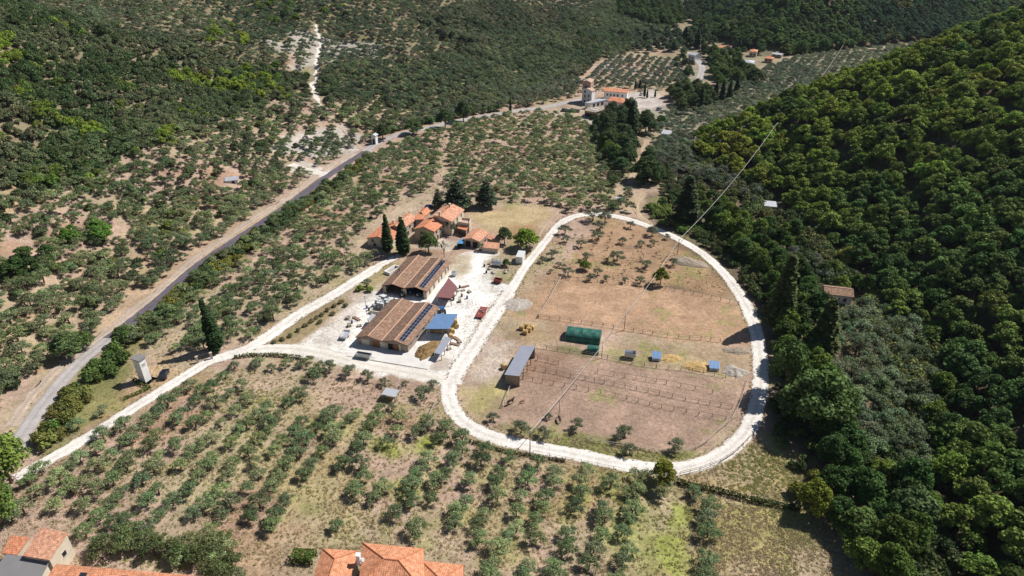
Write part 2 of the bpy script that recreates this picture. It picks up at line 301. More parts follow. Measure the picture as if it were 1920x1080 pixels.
PAINT = [
 # polygon in photo pixels (carried onto the ground), colour, strength, feather m, noise m
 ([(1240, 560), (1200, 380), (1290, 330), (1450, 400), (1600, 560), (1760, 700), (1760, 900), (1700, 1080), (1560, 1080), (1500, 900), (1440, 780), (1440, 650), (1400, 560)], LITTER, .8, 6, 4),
 ([(980, 600), (1035, 530), (1180, 525), (1385, 565), (1420, 650), (1320, 645), (1180, 625), (1010, 600)], PADU, .95, 1.5, 1.5),
 ([(1040, 540), (1130, 400), (1220, 430), (1330, 500), (1385, 560), (1180, 530)], (.37, .24, .15), .9, 3, 3),
 ([(985, 660), (1090, 664), (1400, 712), (1382, 770), (1355, 815), (1310, 850), (1240, 850), (1130, 830), (900, 770), (875, 740), (940, 715)], PADL, .95, 2, 2),
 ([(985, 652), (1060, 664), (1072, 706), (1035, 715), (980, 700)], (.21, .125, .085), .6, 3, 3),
 ([(1120, 640), (1330, 648), (1420, 665), (1400, 710), (1140, 668)], (.36, .27, .18), .9, 3, 3),
 ([(1240, 668), (1330, 672), (1345, 693), (1260, 690)], (.58, .44, .26), .9, 2, 3),
 ([(940, 610), (1060, 615), (1060, 655), (970, 650), (930, 680), (905, 680)], (.33, .24, .14), .85, 3, 4),
 ([(905, 640), (960, 640), (965, 690), (945, 715), (880, 720), (895, 670)], (.55, .47, .40), .85, 3, 3),
 ([(870, 735), (930, 715), (950, 740), (900, 790), (875, 770)], (.36, .32, .14), .85, 3, 2),
 ([(1055, 648), (1120, 655), (1130, 668), (1085, 664), (1040, 658)], GRASS, .7, 2, 2),
 ([(900, 800), (960, 790), (1080, 815), (1180, 840), (1300, 850), (1250, 872), (1140, 862), (1000, 832)], (.17, .185, .055), .9, 2, 3),
 ([(960, 560), (1040, 500), (1060, 520), (1010, 600), (950, 600)], (.36, .235, .15), .8, 3, 3),
 ([(940, 500), (1035, 440), (1050, 450), (960, 560)], (.39, .29, .19), .7, 3, 3),
 # yard
 ([(545, 662), (590, 625), (630, 600), (660, 575), (700, 545), (722, 552), (800, 552), (852, 500), (862, 475), (905, 468), (940, 476), (935, 500), (930, 530), (955, 550), (930, 575), (905, 592), (885, 640), (870, 680), (838, 714), (700, 700), (560, 668)], WHITE, 1, 1.5, 2),
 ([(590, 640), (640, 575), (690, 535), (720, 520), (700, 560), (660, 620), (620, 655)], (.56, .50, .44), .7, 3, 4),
 ([(880, 478), (905, 474), (925, 540), (880, 590), (860, 560), (885, 520)], (.80, .78, .75), .7, 3, 3),
 ([(500, 640), (560, 595), (640, 552), (658, 566), (560, 640), (520, 648)], (.27, .21, .12), .95, 1.5, 2),
 ([(672, 540), (700, 505), (735, 490), (760, 492), (715, 535), (690, 545)], (.33, .26, .14), .9, 1.5, 2),
 ([(850, 480), (880, 475), (885, 510), (862, 525), (852, 505)], (.42, .35, .24), .9, 2, 2),
 ([(915, 485), (985, 470), (1000, 480), (955, 540), (930, 545), (915, 515)], (.36, .30, .20), .85, 2, 3),
 ([(800, 690), (842, 648), (846, 660), (838, 690), (812, 695)], (.40, .31, .24), .7, 2, 2),
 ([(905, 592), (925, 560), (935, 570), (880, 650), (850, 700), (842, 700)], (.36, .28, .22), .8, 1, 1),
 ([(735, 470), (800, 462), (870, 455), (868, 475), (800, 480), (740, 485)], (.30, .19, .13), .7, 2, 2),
 ([(785, 450), (825, 448), (870, 462), (835, 470), (780, 464)], (.52, .46, .40), .8, 1.5, 2),
 ([(875, 395), (1020, 385), (1035, 410), (1000, 430), (930, 430), (880, 415)], (.45, .35, .20), .8, 3, 3),
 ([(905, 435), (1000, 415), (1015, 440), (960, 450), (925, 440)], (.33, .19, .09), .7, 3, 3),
 ([(660, 460), (700, 420), (760, 380), (800, 370), (800, 385), (735, 412), (685, 450), (680, 470)], (.45, .36, .27), .8, 2, 2),
 ([(710, 375), (790, 355), (890, 360), (880, 378), (800, 378)], (.42, .33, .25), .7, 2, 3),
 # foreground grove grass
 ([(710, 840), (800, 810), (830, 830), (770, 870), (720, 885)], GREENY, .9, 3, 5),
 ([(720, 900), (800, 885), (800, 935), (740, 945)], GREENY, .75, 3, 5),
 ([(1045, 880), (1110, 900), (1100, 950), (1060, 990), (1040, 940)], GREENY, .85, 3, 5),
 ([(1120, 910), (1190, 925), (1190, 960), (1130, 950)], GREENY, .7, 3, 5),
 ([(1262, 950), (1290, 955), (1282, 1080), (1240, 1080), (1230, 1010)], GREENY, .85, 2, 4),
 ([(480, 860), (640, 830), (700, 880), (640, 990), (540, 960)], (.38, .32, .16), .7, 5, 7),
 ([(480, 740), (560, 720), (640, 740), (560, 800), (480, 800)], (.36, .31, .16), .6, 4, 6),
 ([(880, 930), (960, 930), (1000, 1060), (900, 1060)], (.38, .33, .16), .6, 4, 6),
 ([(820, 745), (860, 800), (1000, 850), (1230, 890), (1330, 940), (1200, 920), (1000, 875), (850, 820)], (.25, .235, .09), .6, 3, 4),
 ([(1330, 920), (1440, 945), (1560, 985), (1640, 1080), (1300, 1080)], (.34, .30, .13), .95, 3, 4),
 ([(1380, 900), (1440, 830), (1520, 900), (1480, 945), (1380, 930), (1290, 905)], (.33, .255, .13), .9, 4, 5),
 ([(1350, 950), (1420, 950), (1440, 1000), (1380, 1000)], (.27, .29, .07), .6, 4, 5),
 ([(1500, 1010), (1580, 1000), (1640, 1080), (1480, 1080)], (.40, .31, .24), .7, 4, 5),
 ([(590, 720), (640, 700), (760, 715), (780, 760), (700, 760), (600, 750)], (.44, .32, .25), .7, 3, 4),
 ([(860, 880), (960, 880), (980, 920), (880, 930)], GREENY, .6, 4, 6), ([(980, 960), (1060, 960), (1060, 1060), (980, 1060)], GREENY, .5, 4, 7), ([(600, 790), (680, 775), (700, 820), (610, 840)], GREENY, .5, 4, 6), ([(250, 880), (480, 760), (540, 820), (360, 960)], (.37, .33, .19), .5, 6, 8), ([(1150, 960), (1230, 960), (1220, 1060), (1130, 1060)], GREENY, .6, 4, 6),
 # strips along the asphalt road
 ([(215, 640), (330, 545), (470, 440), (600, 335), (625, 345), (500, 450), (390, 540), (300, 610), (230, 680)], (.20, .185, .065), .85, 2, 3),
 ([(70, 830), (150, 700), (215, 650), (260, 700), (190, 780), (80, 860)], (.18, .19, .06), .8, 3, 4),
 ([(190, 760), (260, 715), (300, 715), (200, 800)], (.42, .27, .15), .6, 3, 3),
 ([(245, 700), (320, 668), (350, 700), (300, 735), (260, 728)], (.44, .32, .19), .8, 2, 3),
 ([(0, 520), (200, 430), (430, 400), (460, 430), (300, 540), (180, 620), (0, 620)], (.42, .30, .21), .4, 8, 8),
 ([(240, 520), (420, 410), (520, 400), (300, 560), (200, 630), (180, 600)], (.46, .33, .23), .7, 3, 5),
 ([(0, 345), (100, 330), (110, 370), (0, 400)], (.42, .32, .18), .6, 5, 6),
 # stony bare patches on the slope
 ([(500, 270), (560, 245), (640, 235), (690, 245), (680, 275), (600, 310), (545, 300)], (.50, .47, .43), .8, 2, 14),
 ([(545, 320), (560, 300), (625, 318), (660, 292), (690, 285), (600, 332)], (.58, .52, .46), .95, 2, 3),
 ([(520, 90), (560, 60), (600, 55), (690, 85), (680, 110), (560, 150), (520, 130)], (.45, .42, .38), .7, 2, 16),
 ([(525, 110), (550, 100), (560, 125), (540, 140)], (.42, .27, .19), .6, 4, 6),
 ([(545, 175), (580, 160), (600, 195), (570, 200)], (.30, .22, .18), .8, 4, 5),
 ([(690, 185), (740, 190), (750, 200), (700, 205)], (.45, .33, .24), .7, 4, 5),
 ([(225, 30), (300, 60), (280, 75), (110, 60)], (.35, .26, .19), .4, 5, 8),
 ([(0, 120), (40, 130), (40, 165), (0, 160)], (.42, .27, .19), .7, 4, 4),
 # far hamlet
 ([(1000, 205), (1100, 190), (1110, 215), (1160, 240), (1140, 245), (1080, 225), (1000, 215)], (.36, .31, .24), .4, 3, 4),
 ([(1160, 180), (1230, 165), (1250, 205), (1260, 220), (1200, 215), (1170, 200)], (.50, .45, .42), .95, 4, 4),
 ([(1040, 215), (1100, 215), (1165, 235), (1150, 245), (1090, 228)], (.52, .48, .44), .6, 3, 6),
 ([(1290, 150), (1300, 120), (1330, 120), (1325, 150)], (.45, .38, .38), .8, 3, 3),
 ([(1120, 130), (1140, 120), (1148, 130), (1130, 136)], (.52, .47, .43), .8, 3, 5),
 ([(1210, 210), (1500, 105), (1680, 92), (1450, 235), (1280, 290), (1230, 270)], (.27, .25, .19), .85, 6, 6),
 ([(1245, 270), (1330, 230), (1420, 200), (1400, 260), (1300, 300)], (.33, .29, .23), .6, 6, 6),
 ([(1240, 20), (1330, 0), (1480, 90), (1420, 140), (1300, 160), (1240, 130)], (.22, .20, .13), .7, 6, 6),
 ([(1100, 250), (1250, 260), (1260, 350), (1180, 352), (1120, 320)], (.20, .17, .11), .7, 5, 5),
 ([(1190, 340), (1215, 350), (1200, 400), (1180, 400), (1165, 370)], (.45, .34, .24), .7, 2, 3),
]
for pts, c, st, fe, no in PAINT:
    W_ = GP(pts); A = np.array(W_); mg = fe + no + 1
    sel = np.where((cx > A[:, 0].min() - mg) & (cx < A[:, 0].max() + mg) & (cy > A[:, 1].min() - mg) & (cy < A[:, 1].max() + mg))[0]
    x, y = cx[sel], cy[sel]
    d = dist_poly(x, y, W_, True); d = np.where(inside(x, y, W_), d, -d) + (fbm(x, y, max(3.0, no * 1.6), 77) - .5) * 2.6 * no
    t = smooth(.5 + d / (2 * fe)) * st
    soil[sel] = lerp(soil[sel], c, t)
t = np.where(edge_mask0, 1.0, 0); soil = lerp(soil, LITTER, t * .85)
# grit, weeds and worn spots, wherever they fall
g1 = fbm(cx, cy, 3.2, 51); g2 = fbm(cx, cy, 9, 52)
soil *= (1 + (g1 - .5)[:, None] * .5)
weed = smooth((fbm(cx, cy, 11, 55) - .58) * 8) * smooth((fbm(cx, cy, 2.5, 56) - .42) * 4)
lum = soil.mean(1); soil = lerp(soil, (.25, .265, .09), weed * .6 * np.clip((.42 - lum) * 8, 0, 1))
# tilled lanes in the foreground grove, parallel to its tree rows
ROW = np.array([math.sin(R(15.5)), math.cos(R(15.5))]); PER = np.array([ROW[1], -ROW[0]])
M_GROUND = mat_ground('soil and grass')
nx, ny = len(GX), len(GY)
idx = np.arange(nx * ny).reshape(ny, nx)
F = np.stack([idx[:-1, :-1], idx[:-1, 1:], idx[1:, 1:], idx[1:, :-1]], -1).reshape(-1, 4)
me = np_mesh('terrain', np.stack([XX, YY, ZZ], -1).reshape(-1, 3), F, M_GROUND, tone=np.concatenate([soil, np.ones((len(soil), 1))], 1).astype(np.float32), smooth_=True)
tag(link('terrain', me), kind='structure')

# ---------------------------------------------------------------- roads and tracks as sheets laid on the ground
KEEP = []          # (points, half width) where nothing grows
KEEPP = []         # polygons where nothing grows
def resample(pts, step):
    pts = [np.array(p) for p in pts]; P4 = [2 * pts[0] - pts[1]] + pts + [2 * pts[-1] - pts[-2]]; out = []
    for i in range(1, len(P4) - 2):
        p0, p1, p2, p3 = P4[i - 1:i + 3]; n = max(2, int(np.linalg.norm(p2 - p1) / step))
        for k in range(n):
            t = k / n; out.append(.5 * ((2 * p1) + (p2 - p0) * t + (2 * p0 - 5 * p1 + 4 * p2 - p3) * t * t + (3 * p1 - p0 - 3 * p2 + p3) * t ** 3))
    out.append(pts[-1]); return out
def road(name, px, wd, mat, dz=.06, rough=.35, keep=1.2, closed=False, world=None, wfun=None):
    pts = world if world else GP(px)
    c = resample(pts, .9); n = len(c); V = []; k = 7; TN = []
    KEEP.append(([tuple(p) for p in c[::4]] + [tuple(c[-1])], wd / 2 + keep))
    for i, p in enumerate(c):
        d = c[min(i + 1, n - 1)] - c[max(i - 1, 0)]; d = d / (np.linalg.norm(d) + 1e-9); nn = np.array([-d[1], d[0]])
        ww = wd * (wfun(i / n) if wfun else 1)
        for j in range(k):
            s = j / (k - 1) * 2 - 1
            e = ww / 2 * s
            if j in (0, k - 1): e += s * (float(fbm(p[0] + j * 9, p[1], 2.2, 5)) - .5) * 2.4 * rough + s * (float(vnoise(p[0] + j * 9, p[1], .9, 6)) - .5) * rough
            q = p + nn * e; V.append((q[0], q[1], float(zt(q[0], q[1])) + dz - (.05 if j in (0, k - 1) else 0))); TN.append((.80, 1.05, 1.02, .86, 1.02, 1.05, .80)[j] + (float(fbm(q[0], q[1], 3.5, 8)) - .5) * .22)
    V = np.array(V); I = np.arange(n * k).reshape(n, k)
    F = np.stack([I[:-1, :-1], I[:-1, 1:], I[1:, 1:], I[1:, :-1]], -1).reshape(-1, 4)[:, ::-1]
    return tag(link(name, np_mesh(name, V, F, mat, tone=np.repeat(np.array(TN, np.float32)[:, None], 3, 1), smooth_=True)), kind='structure')
M_GRAV = mat_ground('white gravel', False, (.72, .68, .64), .2, 1.0, .25)
M_GRAV2 = mat_ground('pale gravel', False, (.68, .635, .58), .13, .8, .3)
M_ASPH = mat_ground('worn asphalt', False, (.135, .12, .145), .16, .6, .15)
M_CONC = mat_ground('pale concrete road', False, (.42, .39, .385), .13, .5, .1)
M_TRACK = mat_ground('earth track', False, (.46, .35, .25), .2, 1.2, .4)
M_SHOULD = mat_ground('limestone verge', False, (.47, .38, .31), .24, 1.5, .6)
LOOP = [(842, 712), (842, 745), (858, 780), (890, 805), (940, 824), (1010, 839), (1080, 852), (1150, 867), (1210, 877), (1262, 879), (1315, 869), (1362, 846), (1398, 812), (1417, 768), (1427, 710), (1423, 650), (1411, 600), (1386, 550), (1346, 500), (1300, 464), (1240, 434), (1180, 412), (1130, 402), (1085, 404), (1055, 416), (1036, 436), (1015, 462), (985, 500), (955, 548), (925, 592), (885, 655), (858, 695), (848, 720)]
LW = [G(*p) for p in LOOP]
road('gravel_loop_road', None, 4.0, M_GRAV, .07, rough=.3, world=LW, wfun=lambda t: 1.0 if t < .45 else (.9 if t < .7 else .8 if t < .86 else 1.25))
road('farm_drive', [(30, 898), (65, 877), (110, 852), (160, 823), (240, 772), (330, 716), (385, 682), (420, 668), (460, 655), (500, 632), (560, 590), (620, 556), (680, 518), (720, 493), (750, 478)], 3.7, M_GRAV, .09, keep=.8, wfun=lambda t: .95 if t < .5 else 1.25 if t < .9 else .8)
road('yard_entrance', [(420, 668), (480, 655), (560, 655), (640, 672), (720, 690), (800, 706), (846, 716)], 4.6, M_GRAV2, .05, rough=.8)
road('verge', [(18, 800), (60, 742), (110, 690), (165, 648), (215, 610), (290, 552), (370, 483), (450, 428), (540, 370), (610, 318), (655, 290)], 3.4, M_SHOULD, .05, rough=1.6, keep=.2)
road('asphalt_road', [(205, 635), (225, 620), (290, 570), (370, 500), (450, 445), (540, 385), (610, 333), (660, 300), (685, 284)], 4.0, M_ASPH, .1, rough=.2, keep=1.0)
road('concrete_road', [(28, 850), (48, 808), (100, 735), (150, 680), (205, 635)], 4.2, M_CONC, .11, rough=.15, keep=1.0)
road('far_road', [(685, 284), (720, 262), (800, 240), (880, 223), (950, 211), (1010, 203), (1060, 193), (1090, 186)], 5, M_CONC, .12, rough=.5, keep=2.5)
road('hill_path', [(592, 46), (600, 78), (596, 100), (592, 130), (593, 148), (585, 158), (590, 175), (598, 195), (604, 203)], 1.9, M_GRAV2, .1, rough=1.9, keep=1.0)
road('hill_track', [(604, 203), (625, 222), (640, 240), (655, 258), (680, 280)], 1.6, M_SHOULD, .1, rough=1.6, keep=.5)
road('junction', [(545, 308), (575, 318), (612, 328)], 5, M_GRAV2, .07, rough=1.5)
for dd in (-.9, .9):
    for nm, px in (('field_track', [(672, 478), (690, 452), (712, 425), (740, 402), (775, 380), (800, 366)]), ('field_track', [(1012, 452), (1022, 430), (1035, 412), (1052, 395)])):
        W_ = [np.array(p) for p in GP(px)]; W2 = []
        for i, p in enumerate(W_):
            d = W_[min(i + 1, len(W_) - 1)] - W_[max(i - 1, 0)]; d /= np.linalg.norm(d); W2.append(p + np.array([-d[1], d[0]]) * dd)
        road(nm, None, .75, M_TRACK, .06, rough=.4, keep=1.5, world=W2)
road('earth_path', [(1145, 358), (1180, 358), (1205, 362), (1195, 378), (1193, 395), (1205, 410), (1222, 422)], 2.6, M_TRACK, .06, rough=.9)
road('grove_lane', [(1215, 262), (1206, 285), (1190, 320), (1180, 345)], 3, M_TRACK, .06, rough=.9)
road('far_lane', [(1300, 165), (1312, 145), (1316, 125), (1302, 108), (1290, 98)], 5, M_CONC, .12, rough=.6, keep=2.5)
road('grove_path', [(840, 248), (835, 290), (828, 330), (822, 372)], 1.6, M_TRACK, .06, rough=1.2, keep=.2)
def sheet(name, px, mat, dz, thick=0):
    W_ = GP(px); z = max(float(zt(*p)) for p in W_) + dz
    b = MB(); b.slab([(p[0], p[1], z) for p in W_], thick or .5); return tag(b.build(name, mat), kind='structure')
M_PAD = mat_plain('screeded concrete', (.66, .64, .62), .8, .1, .35)
sheet('concrete_apron', [(649, 668), (802, 693), (812, 672), (790, 655), (668, 641)], M_PAD, .06)
KEEPP.append(GP([(545, 662), (590, 625), (640, 580), (700, 545), (722, 480), (775, 470), (850, 470), (905, 468), (940, 476), (940, 560), (905, 592), (838, 714), (700, 700), (560, 668)]))
# ---------------------------------------------------------------- vegetation meshes
M_LEAF = mat_leaf('foliage'); M_BARK = mat_plain('bark', (.13, .10, .08), .9, .35, 2)
def leaf_cloud(blobs, n, size, rng, up=.25, flat=1.0, tone=(.65, 1.35), shell=(.72, 1.06)):
    """leaf clumps scattered over a set of lobes (x, y, z, rx, rz)"""
    B = np.array(blobs, float); wt = B[:, 3] ** 2; wt = wt / wt.sum()
    k = rng.choice(len(B), n, p=wt); d = rng.normal(size=(n, 3)); d /= np.linalg.norm(d, axis=1)[:, None]
    d[:, 2] = np.where(d[:, 2] < -.35, -d[:, 2] * rng.random(n), d[:, 2]); d /= np.linalg.norm(d, axis=1)[:, None]
    r = rng.uniform(*shell, n) * (1 + .16 * np.sin(d[:, 0] * 7 + B[k, 0] * 3) * np.cos(d[:, 1] * 6 + B[k, 1] * 2))
    c = B[k, :3] + d * np.stack([B[k, 3] * r, B[k, 3] * r, B[k, 4] * r], 1)
    nrm = d * .75 + rng.normal(size=(n, 3)) * .55 + np.array([0, 0, up]); nrm /= np.linalg.norm(nrm, axis=1)[:, None]
    a = np.cross(nrm, rng.normal(size=(n, 3))); a /= np.linalg.norm(a, axis=1)[:, None]; b = np.cross(nrm, a) * flat
    s = size * rng.uniform(.55, 1.35, n)[:, None]
    V = np.stack([c - a * s - b * s * .6, c + a * s * .5 - b * s, c + a * s * .95 + b * s * .55, c - a * s * .4 + b * s], 1).reshape(-1, 3)
    bt = rng.uniform(.82, 1.18, len(B))[k]; t = (rng.uniform(tone[0], tone[1], n) * bt)
    hue = rng.normal(0, .05, n); col = np.stack([t * (1 + hue), t, t * (1 - hue)], 1)
    F = np.arange(n * 4).reshape(n, 4)
    return V, F, np.repeat(col, 4, 0)
def crown(name, blobs, n, size, seed, **k):
    V, F, c = leaf_cloud(blobs, n, size, np.random.default_rng(seed), **k)
    return np_mesh(name, V, F, M_LEAF, tone=c.astype(np.float32))
def trunk(name, h, r, seed, limbs=4, spread=.9, top=.75):
    rr = random.Random(seed); b = MB(); hf = h * .38
    b.tube((0, 0, -.4), (rr.uniform(-.1, .1), rr.uniform(-.1, .1), hf), r, r * .72, 6)
    for i in range(limbs):
        t = 2 * math.pi * (i + rr.random() * .5) / limbs; q = (math.cos(t) * spread * .55, math.sin(t) * spread * .55, hf + (h * top - hf) * .55)
        b.tube((0, 0, hf * .9), q, r * .55, r * .36, 5); b.tube(q, (q[0] * 1.9, q[1] * 1.9, h * top), r * .36, r * .12, 5)
    me = b.build(name, M_BARK); m = me.data; bpy.data.objects.remove(me); return m
def lobes(rr, n, R_, h0, h1, r0, r1, flat=.8, squash=1.0):
    out = []
    for i in range(n):
        t = 2.399 * i + rr.random(); q = math.sqrt((i + .3) / n) * R_; z = h0 + (h1 - h0) * (1 - (q / R_) ** 2 * .75) * rr.uniform(.75, 1.05)
        r = rr.uniform(r0, r1); out.append((q * math.cos(t), q * math.sin(t) * squash, z, r, r * flat))
    return out
PROTO = {}
def add(kind, cr, tr): PROTO.setdefault(kind, []).append((cr, tr))
for i in range(7):
    rr = random.Random(i); Rr = rr.uniform(1.45, 1.75)
    add('olive', crown('olive_crown', lobes(rr, rr.randint(8, 12), Rr * 1.12, 1.3, 3.0, .5, .85, .75), 1500, .118, i, up=.45, flat=.7, tone=(.55, 1.45), shell=(.3, 1.25)), trunk('olive_trunk', 3.3, .2, i, 4, 1.1, .8))
for i in range(7):
    rr = random.Random(50 + i)
    add('oak', crown('oak_crown', lobes(rr, rr.randint(18, 26), 2.8, 3.0, 7.0, .65, 1.2, .85), 2200, .23, 50 + i, up=.35, tone=(.6, 1.4), shell=(.6, 1.1)), trunk('oak_trunk', 6.0, .24, 50 + i, 5, 1.6, .8))
for i in range(5):
    rr = random.Random(80 + i)
    add('tree', crown('tree_crown', lobes(rr, 32, 3.2, 2.2, 9.0, .75, 1.5, .95), 4200, .21, 80 + i, up=.3, tone=(.6, 1.4), shell=(.6, 1.1)), trunk('tree_trunk', 7.5, .3, 80 + i, 5, 1.8, .85))
for i in range(5):
    rr = random.Random(110 + i)
    add('shrub', crown('shrub_leaves', lobes(rr, 6, 1.0, .5, 1.35, .5, .85, .85), 620, .145, 110 + i, up=.3, tone=(.55, 1.45), shell=(.6, 1.1)), None)
for i in range(3):   # cypress: narrow flame of upright sprays
    rr = random.Random(140 + i); bl = []
    for k in range(34):
        z = .9 + k * .33; rad = 1.12 * min(1, (z / 3.2)) ** .5 * max(.10, 1 - ((z - 2.2) / 10.2)) ** .62 if z > 2.2 else .95
        for q in range(3):
            t = rr.random() * 6.28; bl.append((math.cos(t) * rad * .42, math.sin(t) * rad * .42, z, rad * .72, .62))
    add('cypress', crown('cypress_foliage', bl, 4200, .17, 140 + i, up=.9, flat=1.5, tone=(.6, 1.35), shell=(.75, 1.08)), trunk('cypress_trunk', 3.0, .2, 140 + i, 3, .4, .8))
for i in range(3):   # pine / cedar: tiers
    rr = random.Random(160 + i); bl = []
    for k in range(9):
        z = 2.0 + k * 1.0; rad = 3.0 * (1 - k / 10.5)
        for q in range(max(3, 8 - k // 2)):
            t = q * 6.28 / max(3, 8 - k // 2) + rr.random(); bl.append((math.cos(t) * rad * .62, math.sin(t) * rad * .62, z + rr.uniform(-.3, .3), rad * .36 + .25, .42))
    add('conifer', crown('conifer_foliage', bl, 3200, .22, 160 + i, up=.6, tone=(.55, 1.4), shell=(.6, 1.1)), trunk('conifer_trunk', 9.5, .28, 160 + i, 4, .6, .9))
for i in range(2):   # leafless or thinly leaved fruit tree
    add('bare', crown('sparse_leaves', lobes(random.Random(i), 6, 1.1, 1.5, 2.6, .4, .6), 90, .13, 170 + i), trunk('bare_trunk', 2.9, .13, 170 + i, 6, 1.2, .95))
PARTN = {'olive': 'olive_tree', 'oak': 'oak_tree', 'tree': 'broadleaf_tree', 'shrub': 'shrub', 'cypress': 'cypress_tree', 'conifer': 'conifer_tree', 'bare': 'fruit_tree'}
CATN = {'olive': 'olive tree', 'oak': 'oak tree', 'tree': 'tree', 'shrub': 'shrub', 'cypress': 'cypress', 'conifer': 'conifer', 'bare': 'fruit tree'}
def plant(kind, x, y, sc, tint, label, group=None, zs=1.0, v=None, rot=None, z=None):
    cr, tr = random.choice(PROTO[kind]) if v is None else PROTO[kind][v % len(PROTO[kind])]
    z = float(zt(x, y)) if z is None else z; s = (sc, sc, sc * zs); rot = random.uniform(0, 6.28) if rot is None else rot
    if tr is None:
        o = link(PARTN[kind], cr, None, (x, y, z), rot); o.scale = s; o['tint'] = [float(t) for t in tint]
        return tag(o, label, CATN[kind], group)
    e = empty(PARTN[kind], (x, y, z), rot, label, CATN[kind], group); e.scale = s
    c = link('crown', cr, e); c['tint'] = [float(t) for t in tint]; link('trunk', tr, e); return e
def free(x, y, m=0.0):
    x = np.asarray(x, float); y = np.asarray(y, float); ok = np.ones(x.shape, bool)
    for p, w_ in KEEP:
        A = np.array(p); bb = (x > A[:, 0].min() - 8) & (x < A[:, 0].max() + 8) & (y > A[:, 1].min() - 8) & (y < A[:, 1].max() + 8) & ok
        if bb.any(): ok[bb] &= dist_poly(x[bb], y[bb], p) > w_ + m
    for p in KEEPP: ok &= ~(inside(x, y, p) | (dist_poly(x, y, p, True) < m * .6))
    return ok
def grid_pts(poly, sx, sy, jit, ang=0, seed=0):
    """jittered rows: sx between rows, sy along a row; rows point ang degrees right of north"""
    rng = np.random.default_rng(seed); A = np.array(poly); c, s = math.cos(R(ang)), math.sin(R(ang))
    q = A @ np.array([[c, s], [-s, c]])   # into row space
    x0, y0 = q.min(0); x1, y1 = q.max(0)
    gx, gy = np.meshgrid(np.arange(x0, x1, sx), np.arange(y0, y1, sy)); gy = gy + (np.arange(gx.shape[1]) % 2)[None, :] * sy * .5
    g = np.stack([gx.ravel(), gy.ravel()], 1) + rng.normal(size=(gx.size, 2)) * jit
    g = g @ np.array([[c, s], [-s, c]]).T
    return g[inside(g[:, 0], g[:, 1], poly)]
PL = []   # (kind, x, y, scale, zscale, tint rgb, zone key)
def put(kind, pts, s0, s1, tint, zone, zs=(1, 1), var=.16, keep=1.0, m=0.8, mask=None, seed=0):
    if not len(pts): return
    rng = np.random.default_rng(seed + 900); ok = free(pts[:, 0], pts[:, 1], m) & (rng.random(len(pts)) < keep)
    if mask is not None: ok &= mask(pts[:, 0], pts[:, 1])
    P_ = pts[ok]; n = len(P_); sc = rng.uniform(s0, s1, n); z_ = rng.uniform(*zs, n)
    if callable(tint): T = tint(P_[:, 0], P_[:, 1], rng)
    else: T = np.tile(np.array(tint, float), (n, 1))
    T = T * (1 + rng.normal(0, var, (n, 1))).clip(.5, 1.7) * (1 + rng.normal(0, var * .3, (n, 3)))
    for i in range(n): PL.append((kind, P_[i, 0], P_[i, 1], sc[i], z_[i], T[i].clip(.004, .6), zone))
def pad(px): return GP(px)
OLV = (.265, .32, .15); OLV2 = (.165, .225, .11)
LIME = (.27, .36, .05); DKG = (.06, .09, .035)
def mixt(a, b, sc, seed, thr=.5, sharp=5, c=None, cthr=.62):
    def f(x, y, rng):
        t = smooth((fbm(x, y, sc, seed) - thr) * sharp + .5 + rng.normal(0, .22, x.shape)); r = np.array(a) * (1 - t[:, None]) + np.array(b) * t[:, None]
        if c is not None:
            u = smooth((fbm(x, y, sc * .8, seed + 5) - cthr) * 9 + rng.normal(0, .15, x.shape)); r = r * (1 - u[:, None]) + np.array(c) * u[:, None]
        return r
    return f
otint = mixt(OLV2, OLV, 14, 60, .5, 4)
# 1 foreground grove, in rows
FG = pad([(-60, 990), (-60, 960), (60, 885), (150, 850), (300, 760), (430, 690), (560, 672), (640, 694), (740, 716), (830, 742), (850, 800), (920, 832), (1010, 862), (1140, 884), (1230, 905), (1325, 935), (1320, 1110), (-80, 1110)])
for q in ([(600, 705), (700, 712), (800, 730), (830, 770), (810, 790), (740, 778), (640, 765), (590, 745)],
          [(470, 690), (570, 690), (590, 730), (500, 760)],
          [(560, 1010), (700, 985), (905, 1040), (905, 1110), (540, 1110)], [(430, 1000), (560, 1000), (540, 1110), (470, 1110)],
          [(-100, 985), (140, 970), (160, 1040), (350, 1066), (400, 1110), (-100, 1110)],
          [(1238, 945), (1292, 950), (1285, 1110), (1225, 1110)], [(560, 920), (650, 915), (640, 975), (560, 985)], [(700, 850), (790, 830), (810, 850), (740, 895)]): KEEPP.append(pad(q))
put('olive', grid_pts(FG, 5.7, 3.7, .6, 16.5, 1), .8, 1.15, otint, 'fg', (.85, 1.0), keep=.93)
put('olive', grid_pts(pad([(1290, 945), (1330, 935), (1325, 1100), (1285, 1100)]), 4, 3.6, .3, 15.5, 2), 1.0, 1.25, OLV2, 'fg', (.9, 1))
put('olive', grid_pts(pad([(200, 1040), (250, 1005), (460, 1025), (450, 1080), (420, 1100), (200, 1068)]), 3.1, 3.0, .6, 15, 3), 1.05, 1.3, (.15, .19, .075), 'fg', (.9, 1.05))
put('olive', grid_pts(pad([(-60, 975), (60, 960), (140, 1000), (120, 1000), (60, 995), (-60, 1010)]), 4, 4, .8, 15, 4), 1, 1.3, OLV, 'fg')
